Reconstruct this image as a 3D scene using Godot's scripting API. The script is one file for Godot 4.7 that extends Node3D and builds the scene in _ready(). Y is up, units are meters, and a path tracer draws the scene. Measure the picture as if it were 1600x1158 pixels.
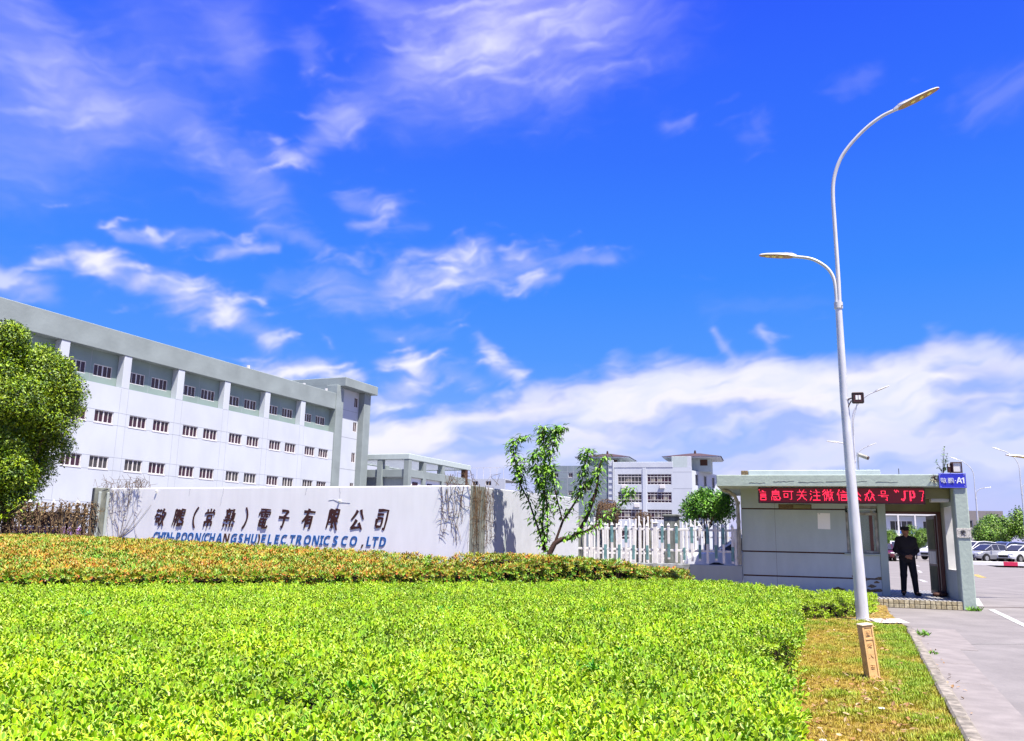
extends Node3D
# A factory gate in Changshu: clipped hedges, name wall, guardhouse with a red LED board, street lamp, factory blocks behind, under a blue sky with cirrus.

const EXPOSURE := 2.5
var M := {}
var T := {}
var rng := RandomNumberGenerator.new()
var lump := FastNoiseLite.new()


# ---------------------------------------------------------------- mesh building
class MB:
	var v := PackedVector3Array()
	var n := PackedVector3Array()
	var c := PackedColorArray()
	var t := PackedVector2Array()
	var col := Color(1, 1, 1)
	var x := Transform3D()

	func p(a: Vector3, m: Vector3, uv := Vector2.ZERO) -> void:
		v.append(x * a)
		n.append((x.basis * m).normalized())
		c.append(col)
		t.append(uv)

	func tri(a: Vector3, b: Vector3, d: Vector3) -> void:  # counter-clockwise from outside
		var m := (b - a).cross(d - a).normalized()
		p(a, m)
		p(d, m)
		p(b, m)

	func quad(a: Vector3, b: Vector3, d: Vector3, e: Vector3) -> void:
		tri(a, b, d)
		tri(a, d, e)

	func face(pts: Array, out: Vector3) -> void:
		var m: Vector3 = (pts[1] - pts[0]).cross(pts[2] - pts[0])
		var q := pts.duplicate()
		if m.dot(out) < 0.0:
			q.reverse()
		for i in range(1, q.size() - 1):
			tri(q[0], q[i], q[i + 1])

	func box(ce: Vector3, s: Vector3, bev := 0.0) -> void:
		var h := s * 0.5
		var b := minf(bev, minf(h.x, minf(h.y, h.z)) * 0.9)
		for a in 3:
			for sg in [-1.0, 1.0]:
				var o := Vector3.ZERO
				o[a] = sg
				var u := (a + 1) % 3
				var w := (a + 2) % 3
				var pts := []
				for k in [[-1, -1], [1, -1], [1, 1], [-1, 1]]:
					var q := Vector3.ZERO
					q[a] = sg * h[a]
					q[u] = k[0] * (h[u] - b)
					q[w] = k[1] * (h[w] - b)
					pts.append(ce + q)
				face(pts, o)
				if b > 0.0 and sg > 0.0:
					for k in [[-1, -1], [1, -1], [1, 1], [-1, 1]]:  # the four edges that run along axis a
						var q1 := Vector3.ZERO
						q1[u] = k[0] * h[u]
						q1[w] = k[1] * (h[w] - b)
						var q2 := Vector3.ZERO
						q2[u] = k[0] * (h[u] - b)
						q2[w] = k[1] * h[w]
						var e := Vector3.ZERO
						e[a] = h[a] - b
						var o2 := Vector3.ZERO
						o2[u] = k[0]
						o2[w] = k[1]
						face([ce + q1 - e, ce + q1 + e, ce + q2 + e, ce + q2 - e], o2)
		if b > 0.0:
			for sx in [-1.0, 1.0]:
				for sy in [-1.0, 1.0]:
					for sz in [-1.0, 1.0]:
						face([ce + Vector3(sx * h.x, sy * (h.y - b), sz * (h.z - b)), ce + Vector3(sx * (h.x - b), sy * h.y, sz * (h.z - b)), ce + Vector3(sx * (h.x - b), sy * (h.y - b), sz * h.z)], Vector3(sx, sy, sz))

	func span(x0: float, x1: float, y0: float, y1: float, z0: float, z1: float, bev := 0.0) -> void:
		box(Vector3(x0 + x1, y0 + y1, z0 + z1) * 0.5, Vector3(absf(x1 - x0), absf(y1 - y0), absf(z1 - z0)), bev)

	func wall(x0: float, x1: float, y0: float, y1: float, zf: float, zb: float, holes: Array) -> void:  # upright wall with rectangular openings (Rect2 in x, y)
		var xs := [x0, x1]
		var ys := [y0, y1]
		for h in holes:
			for q in [h.position.x, h.end.x]:
				if q > x0 and q < x1 and not xs.has(q):
					xs.append(q)
			for q in [h.position.y, h.end.y]:
				if q > y0 and q < y1 and not ys.has(q):
					ys.append(q)
		xs.sort()
		ys.sort()
		for i in xs.size() - 1:
			for j in ys.size() - 1:
				var mid := Vector2((xs[i] + xs[i + 1]) * 0.5, (ys[j] + ys[j + 1]) * 0.5)
				var open := false
				for h in holes:
					if h.has_point(mid):
						open = true
				if open:
					continue
				quad(Vector3(xs[i], ys[j], zf), Vector3(xs[i + 1], ys[j], zf), Vector3(xs[i + 1], ys[j + 1], zf), Vector3(xs[i], ys[j + 1], zf))
				quad(Vector3(xs[i + 1], ys[j], zb), Vector3(xs[i], ys[j], zb), Vector3(xs[i], ys[j + 1], zb), Vector3(xs[i + 1], ys[j + 1], zb))
		for h in holes:
			var a: Vector2 = h.position
			var b: Vector2 = h.end
			face([Vector3(a.x, a.y, zf), Vector3(b.x, a.y, zf), Vector3(b.x, a.y, zb), Vector3(a.x, a.y, zb)], Vector3.UP)
			face([Vector3(a.x, b.y, zf), Vector3(b.x, b.y, zf), Vector3(b.x, b.y, zb), Vector3(a.x, b.y, zb)], Vector3.DOWN)
			face([Vector3(a.x, a.y, zf), Vector3(a.x, b.y, zf), Vector3(a.x, b.y, zb), Vector3(a.x, a.y, zb)], Vector3.RIGHT)
			face([Vector3(b.x, a.y, zf), Vector3(b.x, b.y, zf), Vector3(b.x, b.y, zb), Vector3(b.x, a.y, zb)], Vector3.LEFT)
		face([Vector3(x0, y0, zf), Vector3(x0, y1, zf), Vector3(x0, y1, zb), Vector3(x0, y0, zb)], Vector3.LEFT)
		face([Vector3(x1, y0, zf), Vector3(x1, y1, zf), Vector3(x1, y1, zb), Vector3(x1, y0, zb)], Vector3.RIGHT)
		face([Vector3(x0, y1, zf), Vector3(x1, y1, zf), Vector3(x1, y1, zb), Vector3(x0, y1, zb)], Vector3.UP)
		face([Vector3(x0, y0, zf), Vector3(x1, y0, zf), Vector3(x1, y0, zb), Vector3(x0, y0, zb)], Vector3.DOWN)

	func tube(pts: Array, r0: float, r1: float, sides := 8, caps := true, radii := []) -> void:
		var k := pts.size()
		var up := Vector3.UP
		var rings := []
		var outs := []
		for i in k:
			var d: Vector3 = (pts[mini(i + 1, k - 1)] - pts[maxi(i - 1, 0)]).normalized()
			if absf(d.dot(up)) > 0.95 and i == 0:
				up = Vector3.RIGHT
			var s := up.cross(d).normalized()
			up = d.cross(s).normalized()
			var r: float = radii[i] if radii else lerpf(r0, r1, float(i) / maxf(1.0, k - 1.0))
			var ring := []
			var out := []
			for j in sides:
				var a := TAU * j / sides
				var o := s * cos(a) + up * sin(a)
				out.append(o)
				ring.append(pts[i] + o * r)
			rings.append(ring)
			outs.append(out)
		for i in k - 1:
			for j in sides:
				var q := (j + 1) % sides
				p(rings[i][j], outs[i][j])
				p(rings[i + 1][q], outs[i + 1][q])
				p(rings[i][q], outs[i][q])
				p(rings[i][j], outs[i][j])
				p(rings[i + 1][j], outs[i + 1][j])
				p(rings[i + 1][q], outs[i + 1][q])
		if caps:
			var d0: Vector3 = pts[0] - pts[1]
			var d1: Vector3 = pts[k - 1] - pts[k - 2]
			face(rings[0], d0)
			face(rings[k - 1], d1)

	func prism(poly: PackedVector2Array, z0: float, z1: float, back := true) -> void:
		var idx := Geometry2D.triangulate_polygon(poly)
		for i in range(0, idx.size(), 3):
			var a := poly[idx[i]]
			var b := poly[idx[i + 1]]
			var d := poly[idx[i + 2]]
			face([Vector3(a.x, a.y, z1), Vector3(b.x, b.y, z1), Vector3(d.x, d.y, z1)], Vector3.BACK)
			if back:
				face([Vector3(a.x, a.y, z0), Vector3(b.x, b.y, z0), Vector3(d.x, d.y, z0)], Vector3.FORWARD)
		var cw := -1.0 if Geometry2D.is_polygon_clockwise(poly) else 1.0
		for i in poly.size():
			var a := poly[i]
			var b := poly[(i + 1) % poly.size()]
			var o := Vector3(b.y - a.y, a.x - b.x, 0) * cw
			face([Vector3(a.x, a.y, z0), Vector3(b.x, b.y, z0), Vector3(b.x, b.y, z1), Vector3(a.x, a.y, z1)], o)

	func flat(poly: PackedVector2Array, y: float) -> void:  # a level sheet; poly in x, z
		var idx := Geometry2D.triangulate_polygon(poly)
		for i in range(0, idx.size(), 3):
			var pts := []
			for k in 3:
				pts.append(Vector3(poly[idx[i + k]].x, y, poly[idx[i + k]].y))
			face(pts, Vector3.UP)

	func lathe(prof: Array, sides := 16) -> void:  # prof: Vector2(radius, y) from the bottom up
		for i in prof.size() - 1:
			var e: Vector2 = prof[i + 1] - prof[i]
			var m := Vector2(e.y, -e.x).normalized()
			for j in sides:
				var a := TAU * j / sides
				var b := TAU * (j + 1) / sides
				var ca := Vector3(cos(a), 0, sin(a))
				var cb := Vector3(cos(b), 0, sin(b))
				var p0: Vector3 = ca * prof[i].x + Vector3.UP * prof[i].y
				var p1: Vector3 = cb * prof[i].x + Vector3.UP * prof[i].y
				var p2: Vector3 = cb * prof[i + 1].x + Vector3.UP * prof[i + 1].y
				var p3: Vector3 = ca * prof[i + 1].x + Vector3.UP * prof[i + 1].y
				var na := ca * m.x + Vector3.UP * m.y
				var nb := cb * m.x + Vector3.UP * m.y
				p(p0, na)
				p(p1, nb)
				p(p2, nb)
				p(p0, na)
				p(p2, nb)
				p(p3, na)

	func ball(ce: Vector3, r: Vector3, sides := 10, rows := 6) -> void:
		for i in rows:
			for j in sides:
				var q := []
				for k in [[i, j], [i, j + 1], [i + 1, j + 1], [i + 1, j]]:
					var la: float = PI * k[0] / rows - PI / 2
					var lo: float = TAU * k[1] / sides
					q.append(Vector3(cos(la) * cos(lo), sin(la), cos(la) * sin(lo)))
				for k in [0, 1, 2, 0, 2, 3]:
					p(ce + q[k] * r, (q[k] / r).normalized())

	func leaf(base: Vector3, d: Vector3, up: Vector3, ln: float, wd: float, a: Color, b: Color, fold := 0.25, droop := 0.15) -> void:  # folded leaf: a on the blade, b at the rim
		var s := d.cross(up).normalized()
		var m := s.cross(d).normalized()
		var tt := [0.0, 0.35, 0.7, 1.0]
		var ww := [0.1, 0.9, 0.8, 0.0]
		for sg in [-1.0, 1.0]:
			for i in 3:
				var q := []
				for k in 2:
					var f: float = tt[i + k]
					var mid := base + d * ln * f - m * droop * ln * f * f
					q.append(mid)
					q.append(mid + s * sg * wd * 0.5 * ww[i + k] + m * fold * wd * 0.5 * ww[i + k])
				var nn: Vector3 = (q[1] - q[0]).cross(q[2] - q[0]).normalized() if i == 0 else (q[1] - q[0]).cross(q[2] - q[0]).normalized()
				if nn.dot(m) < 0:
					nn = -nn
				var order := [0, 1, 2, 1, 3, 2] if sg < 0 else [0, 2, 1, 1, 2, 3]
				for k in order:
					col = b if k == 1 or k == 3 else a
					p(q[k], nn)

	func rimmed(base: Vector3, d: Vector3, up: Vector3, ln: float, wd: float, a: Color, b: Color, fold := 0.3) -> void:  # variegated leaf: green blade with a pale margin
		var s := d.cross(up).normalized()
		var m := s.cross(d).normalized()
		var tt := [0.0, 0.3, 0.65, 0.9, 1.0]
		var ww := [0.12, 0.78, 1.0, 0.62, 0.15]
		var inn := [0.0, 0.58, 0.7, 0.4, 0.0]
		for sg in [-1.0, 1.0]:
			for i in 4:
				var q := []
				for k in 2:
					var f: float = tt[i + k]
					var mid := base + d * ln * f - m * 0.12 * ln * f * f
					for e in [0.0, inn[i + k] * ww[i + k], ww[i + k]]:
						q.append(mid + (s * sg + m * fold) * wd * 0.5 * e)
				var nn: Vector3 = (q[2] - q[0] + q[5] - q[3]).cross(d).normalized()
				if nn.dot(m) < 0:
					nn = -nn
				col = a
				for k in ([0, 1, 3, 1, 4, 3] if sg < 0 else [0, 3, 1, 1, 3, 4]):
					p(q[k], nn)
				col = b
				for k in ([1, 2, 4, 2, 5, 4] if sg < 0 else [1, 4, 2, 2, 4, 5]):
					p(q[k], nn)

	func mesh() -> ArrayMesh:
		var a := []
		a.resize(Mesh.ARRAY_MAX)
		a[Mesh.ARRAY_VERTEX] = v
		a[Mesh.ARRAY_NORMAL] = n
		a[Mesh.ARRAY_COLOR] = c
		a[Mesh.ARRAY_TEX_UV] = t
		var m := ArrayMesh.new()
		m.add_surface_from_arrays(Mesh.PRIMITIVE_TRIANGLES, a)
		return m


# ---------------------------------------------------------------- nodes
func part(called: String, what, m: Material, parent: Node3D = self, at := Vector3.ZERO) -> MeshInstance3D:
	var o := MeshInstance3D.new()
	o.name = called
	o.mesh = what.mesh() if what is MB else what
	o.material_override = m
	o.position = at
	parent.add_child(o, true)
	return o


func blk(called: String, x0: float, x1: float, y0: float, y1: float, z0: float, z1: float, m: Material, parent: Node3D, bev := 0.0) -> MeshInstance3D:
	var b := MB.new()
	b.span(x0, x1, y0, y1, z0, z1, bev)
	return part(called, b, m, parent)


func tag(o: Node3D, label: String, category: String, group := "") -> Node3D:
	o.set_meta("label", label)
	o.set_meta("category", category)
	if group:
		o.set_meta("group", group)
	return o


func thing(called: String, label: String, category: String, at := Vector3.ZERO, deg := 0.0, group := "") -> Node3D:
	var o := Node3D.new()
	o.name = called
	add_child(o, true)
	o.position = at
	o.rotation.y = -deg_to_rad(deg)
	return tag(o, label, category, group)


func struct(called: String, what, m: Material) -> MeshInstance3D:
	var o := part(called, what, m)
	o.set_meta("kind", "structure")
	return o


func dup(o: Node3D, label: String, at: Vector3, turn := 0.0, size := 1.0) -> Node3D:
	var r: Node3D = o.duplicate()
	r.name = String(o.name).rstrip("0123456789_")
	add_child(r, true)
	r.position = at
	r.rotation.y = turn
	r.scale = Vector3.ONE * size
	r.set_meta("label", label)
	return r


func many(called: String, m: Mesh, xf: Array, cols: Array, mt: Material, parent: Node3D = self) -> MultiMeshInstance3D:
	var mm := MultiMesh.new()
	mm.transform_format = MultiMesh.TRANSFORM_3D
	mm.use_colors = cols.size() > 0
	mm.mesh = m
	mm.instance_count = xf.size()
	for i in xf.size():
		mm.set_instance_transform(i, xf[i])
		if cols.size():
			mm.set_instance_color(i, cols[i % cols.size()])
	var o := MultiMeshInstance3D.new()
	o.name = called
	o.multimesh = mm
	o.material_override = mt
	o.set_meta("kind", "stuff")
	parent.add_child(o, true)
	return o


# ---------------------------------------------------------------- materials
func lin(r: float, g: float, b: float) -> Color:
	return Color(r, g, b).linear_to_srgb()


func noise_tex(sd: int, freq: float, lo: float, hi: float, octaves := 4, size := 512, normal := false, bump := 4.0) -> NoiseTexture2D:
	var f := FastNoiseLite.new()
	f.seed = sd
	f.noise_type = FastNoiseLite.TYPE_SIMPLEX_SMOOTH
	f.frequency = freq
	f.fractal_octaves = octaves
	var t := NoiseTexture2D.new()
	t.width = size
	t.height = size
	t.seamless = true
	t.noise = f
	if normal:
		t.as_normal_map = true
		t.bump_strength = bump
	else:
		var g := Gradient.new()
		g.set_color(0, Color(lo, lo, lo))
		g.set_color(1, Color(hi, hi, hi))
		t.color_ramp = g
	return t


func surf(r: float, g: float, b: float, rough := 0.85, tex := "blotch", scale := Vector3.ONE, bump := 0.0, metal := 0.0) -> StandardMaterial3D:
	var m := StandardMaterial3D.new()
	m.albedo_color = lin(r, g, b)
	m.roughness = rough
	m.metallic = metal
	if tex:
		m.albedo_texture = T[tex]
		m.uv1_triplanar = true
		m.uv1_world_triplanar = true
		m.uv1_scale = scale
	if bump > 0.0:
		m.normal_enabled = true
		m.normal_texture = T["bump"]
		m.normal_scale = bump
	return m


func plain(r: float, g: float, b: float, rough := 0.6, metal := 0.0) -> StandardMaterial3D:
	var m := StandardMaterial3D.new()
	m.albedo_color = lin(r, g, b)
	m.roughness = rough
	m.metallic = metal
	return m


func foliage(back := 0.35, rough := 0.5) -> StandardMaterial3D:
	var m := StandardMaterial3D.new()
	m.vertex_color_use_as_albedo = true
	m.roughness = rough
	m.cull_mode = BaseMaterial3D.CULL_DISABLED
	m.backlight_enabled = true
	m.backlight = Color(back, back, back * 0.5)
	return m


func make_materials() -> void:
	T.blotch = noise_tex(3, 0.006, 0.86, 1.0, 5)
	T.streak = noise_tex(9, 0.010, 0.93, 1.0, 4)
	T.grain = noise_tex(5, 0.08, 0.70, 1.0, 4)
	T.worn = noise_tex(12, 0.012, 0.55, 1.0, 6)
	T.bump = noise_tex(7, 0.05, 0, 1, 4, 512, true, 3.0)
	M.white_wall = surf(0.85, 0.86, 0.89, 0.8, "streak", Vector3(0.45, 0.09, 0.45), 0.0)
	M.grey_wall = surf(0.33, 0.37, 0.37, 0.8, "streak", Vector3(0.5, 0.1, 0.5), 0.15)
	M.dirty_grey = surf(0.27, 0.29, 0.26, 0.85, "worn", Vector3(0.9, 0.12, 0.9), 0.3)
	M.trim = surf(0.26, 0.305, 0.31, 0.8, "blotch", Vector3(0.08, 0.08, 0.08), 0.1)
	M.recess = surf(0.24, 0.315, 0.30, 0.8, "blotch", Vector3(0.08, 0.08, 0.08), 0.1)
	M.factory_white = surf(0.50, 0.535, 0.60, 0.8, "streak", Vector3(0.06, 0.03, 0.06), 0.0)
	M.frame = plain(0.62, 0.6, 0.6, 0.5)
	M.glass = plain(0.036, 0.010, 0.022, 0.15)
	M.glass_grey = plain(0.05, 0.045, 0.045, 0.15)
	M.curtain = surf(0.28, 0.26, 0.22, 0.8, "streak", Vector3(3, 0.2, 3))
	M.joint = plain(0.30, 0.32, 0.36, 0.9)
	M.rust = surf(0.10, 0.035, 0.02, 0.8, "worn", Vector3(2, 2, 2), 0.3)
	M.maroon = plain(0.042, 0.007, 0.005, 0.45)
	M.blue_letter = surf(0.03, 0.19, 0.62, 0.45, "worn", Vector3(4, 4, 4))
	M.dark = plain(0.012, 0.010, 0.010, 0.6)
	M.black = plain(0.004, 0.004, 0.004, 0.5)
	M.guard_wall = surf(0.43, 0.50, 0.505, 0.75, "streak", Vector3(0.5, 0.16, 0.5), 0.15)
	M.guard_trim = surf(0.35, 0.42, 0.375, 0.8, "streak", Vector3(0.6, 0.3, 0.6), 0.25)
	M.olive = surf(0.23, 0.22, 0.11, 0.8, "blotch", Vector3(0.7, 0.7, 0.7), 0.15)
	M.plaster = surf(0.6, 0.6, 0.58, 0.85, "blotch", Vector3(0.7, 0.7, 0.7), 0.15)
	M.peel = surf(0.27, 0.19, 0.10, 0.95, "worn", Vector3(3, 3, 3), 0.5)
	M.tile = surf(0.72, 0.63, 0.40, 0.5, "worn", Vector3(1.3, 1.3, 1.3), 0.1)
	M.tile_dark = surf(0.62, 0.52, 0.30, 0.5, "worn", Vector3(2.3, 2.3, 2.3), 0.1)
	M.deck = surf(0.33, 0.33, 0.35, 0.5, "blotch", Vector3(0.9, 0.9, 0.9), 0.1)
	M.grout = plain(0.05, 0.03, 0.018, 0.9)
	M.pipe = surf(0.52, 0.50, 0.42, 0.5, "worn", Vector3(1, 0.5, 1))
	M.door_wood = surf(0.11, 0.035, 0.022, 0.45, "streak", Vector3(2, 0.2, 2))
	M.steel = surf(0.64, 0.65, 0.70, 0.35, "blotch", Vector3(1.2, 0.4, 1.2), 0.0, 0.15)
	M.paper = plain(0.88, 0.88, 0.88, 0.8)
	M.dimmed_wall = surf(0.47, 0.49, 0.54, 0.8, "streak", Vector3(0.45, 0.09, 0.45), 0.12)  # name wall plaster darkened: weaker sun put into the colour
	M.pad = surf(0.46, 0.42, 0.40, 0.9, "blotch", Vector3(0.7, 0.7, 0.7), 0.3)
	M.lamp_white = surf(0.62, 0.62, 0.64, 0.35, "blotch", Vector3(0.8, 0.25, 0.8), 0.0, 0.05)
	M.lamp_under = plain(0.33, 0.19, 0.05, 0.5)
	M.lamp_chip = plain(0.75, 0.62, 0.12, 0.4)
	M.marker = surf(0.82, 0.52, 0.22, 0.8, "blotch", Vector3(2, 2, 2), 0.25)
	M.marker_cut = surf(0.64, 0.36, 0.13, 0.85, "blotch", Vector3(2, 2, 2), 0.2)
	M.marker_cap = surf(0.66, 0.53, 0.36, 0.8, "blotch", Vector3(2, 2, 2), 0.2)
	M.picket = surf(0.74, 0.73, 0.74, 0.6, "blotch", Vector3(1.5, 0.6, 1.5))
	M.teal = surf(0.20, 0.42, 0.45, 0.6, "worn", Vector3(1.5, 0.8, 1.5))
	M.low_wall = surf(0.46, 0.49, 0.50, 0.85, "worn", Vector3(0.6, 0.6, 0.6), 0.3)
	M.bark = surf(0.075, 0.035, 0.028, 0.9, "grain", Vector3(2, 0.7, 2), 0.6)
	M.vine = surf(0.17, 0.10, 0.05, 0.95, "grain", Vector3(2, 2, 2))
	M.vine_pale = surf(0.21, 0.14, 0.075, 0.95, "grain", Vector3(2, 2, 2))
	M.vine_dark = surf(0.075, 0.028, 0.018, 0.95, "grain", Vector3(2, 2, 2))
	M.core = surf(0.028, 0.010, 0.004, 1.0, "grain", Vector3(3, 3, 3), 0.8)  # dark red-brown that stands in for shade inside the hedges
	M.soil = surf(0.38, 0.26, 0.04, 1.0, "worn", Vector3(0.9, 0.9, 0.9), 0.9)
	M.asphalt = surf(0.205, 0.188, 0.186, 0.9, "blotch", Vector3(0.25, 0.25, 0.25), 0.35)
	M.far_ground = surf(0.20, 0.185, 0.182, 0.95, "blotch", Vector3(0.02, 0.02, 0.02))
	M.slab = surf(0.235, 0.210, 0.205, 0.9, "blotch", Vector3(0.7, 0.7, 0.7), 0.3)
	M.kerb = surf(0.36, 0.32, 0.27, 0.9, "worn", Vector3(1.1, 1.1, 1.1), 0.5)
	M.paint = surf(0.72, 0.72, 0.72, 0.7, "worn", Vector3(1.2, 1.2, 1.2))
	M.yellow_paint = surf(0.62, 0.45, 0.12, 0.7, "worn", Vector3(1.2, 1.2, 1.2))
	M.red_paint = plain(0.55, 0.02, 0.08, 0.4)
	M.white_paint = plain(0.72, 0.72, 0.74, 0.35)
	M.sign_blue = plain(0.02, 0.025, 0.42, 0.35)
	M.sign_white = plain(0.70, 0.72, 0.78, 0.45)
	M.tyre = plain(0.012, 0.012, 0.013, 0.85)
	M.rim = plain(0.45, 0.46, 0.48, 0.3, 0.6)
	M.head_glass = plain(0.55, 0.58, 0.62, 0.1)
	M.tail = plain(0.35, 0.01, 0.01, 0.25)
	M.windscreen = plain(0.03, 0.032, 0.045, 0.06)
	M.roof_tile = surf(0.085, 0.045, 0.05, 0.8, "grain", Vector3(0.3, 0.3, 0.3))
	M.cloth = surf(0.016, 0.011, 0.017, 0.85, "grain", Vector3(6, 6, 6), 0.4)
	M.skin = plain(0.32, 0.14, 0.08, 0.55)
	M.leaf = foliage(0.22)
	M.leaf_gloss = foliage(0.35, 0.5)
	M.fallen = foliage(0.1, 0.9)
	M.flood = plain(0.05, 0.012, 0.012, 0.5)
	M.flood_glass = plain(0.62, 0.60, 0.60, 0.15)


# ---------------------------------------------------------------- sky: blue gradient, cirrus streaks by azimuth and height, a low bank of white cloud
const WISPS := [[-33.7,28.0,-30.2,26.1,1.99,1.75,0.50],[-30.2,26.1,-27.4,24.9,1.75,1.04,0.42],[-33.7,23.0,-24.4,26.1,3.53,2.08,0.30],[-33.4,20.9,-28.3,22.8,1.66,1.25,0.20],[-26.8,25.8,-22.7,25.5,1.66,1.04,0.25],[-21.1,32.1,-19.6,29.4,1.75,1.08,0.36],[-16.0,31.5,-15.2,30.3,0.91,0.58,0.20],[-26.1,30.3,-22.0,30.5,2.08,1.66,0.20],[4.3,35.4,-0.5,33.7,3.12,2.58,0.85],[-0.5,33.7,-7.1,30.7,2.49,1.66,0.62],[-7.1,30.7,-12.5,27.3,1.58,1.00,0.45],[-12.5,27.3,-15.4,24.4,1.00,0.50,0.36],[2.0,30.5,-7.9,27.5,2.08,1.25,0.26],[-10.2,34.2,-2.5,34.4,1.45,1.87,0.55],[9.1,34.1,4.3,32.0,2.49,2.08,0.30],[-16.8,24.3,-15.6,24.2,0.46,0.37,0.55],[-18.9,22.7,-17.2,22.0,1.41,0.91,0.36],[-21.4,24.1,-17.3,20.7,1.25,1.25,0.16],[-11.7,21.8,-9.4,21.7,0.58,0.83,0.30],[-11.4,20.5,-9.3,20.6,0.37,0.37,0.40],[-8.4,20.5,-6.6,20.8,0.50,0.33,0.15],[-26.2,17.7,-23.9,17.9,0.33,0.33,0.55],[-20.1,17.7,-16.6,18.4,0.37,0.29,0.60],[-17.2,19.7,-13.2,18.7,0.50,0.42,0.25],[-23.2,18.2,-20.8,18.8,0.33,0.25,0.20],[-28.7,16.3,-27.1,16.0,0.62,0.83,0.85],[-27.1,16.0,-25.0,15.2,0.83,0.58,0.75],[-25.0,15.2,-22.0,14.5,0.58,0.83,0.60],[-22.0,14.5,-19.2,13.9,0.91,0.75,0.65],[-19.2,13.9,-16.2,12.1,0.71,0.54,0.70],[-24.6,15.5,-22.7,15.9,0.50,0.33,0.30],[-30.6,15.5,-29.5,15.7,0.25,0.25,0.50],[-32.5,14.1,-30.1,13.9,0.66,0.58,0.60],[-16.5,16.2,-11.8,17.1,0.58,0.66,0.20],[-13.0,15.9,-8.2,16.5,1.00,1.16,0.45],[-8.2,16.5,-4.7,17.1,1.08,0.75,0.55],[-7.4,18.7,-2.0,19.2,0.42,0.58,0.40],[-4.7,17.3,1.2,18.3,0.75,0.75,0.50],[0.8,17.2,3.1,17.5,0.50,0.37,0.50],[-0.2,18.7,7.1,18.7,0.62,0.42,0.36],[-11.7,15.0,-4.6,15.6,0.50,0.58,0.22],[-9.0,13.4,-4.5,13.4,0.58,0.42,0.16],[-9.2,8.6,-6.6,10.0,0.83,1.08,1.00],[-7.1,11.5,-5.9,10.7,0.66,0.75,1.00],[-11.1,10.4,-10.3,10.2,0.37,0.33,0.80],[-16.8,10.2,-13.1,10.8,0.66,0.58,1.00],[-8.9,11.2,-7.1,12.0,0.33,0.33,0.50],[-1.3,11.4,0.5,10.8,0.50,0.42,0.80],[-2.2,13.3,-1.1,12.0,0.29,0.42,0.40],[-4.9,11.2,-2.6,10.2,0.42,0.50,0.20],[10.9,27.2,12.5,27.4,0.37,0.29,0.26],[16.4,26.1,17.5,26.2,0.58,0.50,0.14],[23.1,28.1,25.2,28.8,0.58,0.42,0.12],[31.5,26.1,33.5,26.2,1.04,1.04,0.16],[13.6,13.7,15.1,11.9,0.17,0.33,0.50],[16.9,13.7,17.5,12.4,0.29,0.42,0.50],[13.3,15.3,21.5,15.3,0.62,0.42,0.06]]
const BANK := [[-180.0, 7.0], [-120.0, 9.5], [-60.0, 6.0], [-30.0, 3.0], [-14.0, 5.4], [-10.4, 7.5], [-7.8, 8.3], [-4.4, 9.0], [-0.9, 9.7], [2.2, 10.5], [5.3, 11.2], [7.1, 12.0], [11.5, 12.2], [14.4, 12.2], [17.4, 12.8], [20.2, 12.1], [23.3, 12.1], [25.9, 12.3], [27.4, 13.2], [29.8, 12.7], [32.1, 11.7], [60.0, 10.5], [120.0, 8.0], [180.0, 7.0]]
var n1 := FastNoiseLite.new()
var n2 := FastNoiseLite.new()
var bins := {}


func bank_top(az: float) -> float:
	for i in BANK.size() - 1:
		if az <= BANK[i + 1][0]:
			return lerpf(BANK[i][1], BANK[i + 1][1], smoothstep(0.0, 1.0, (az - BANK[i][0]) / (BANK[i + 1][0] - BANK[i][0])))
	return 7.0


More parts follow.
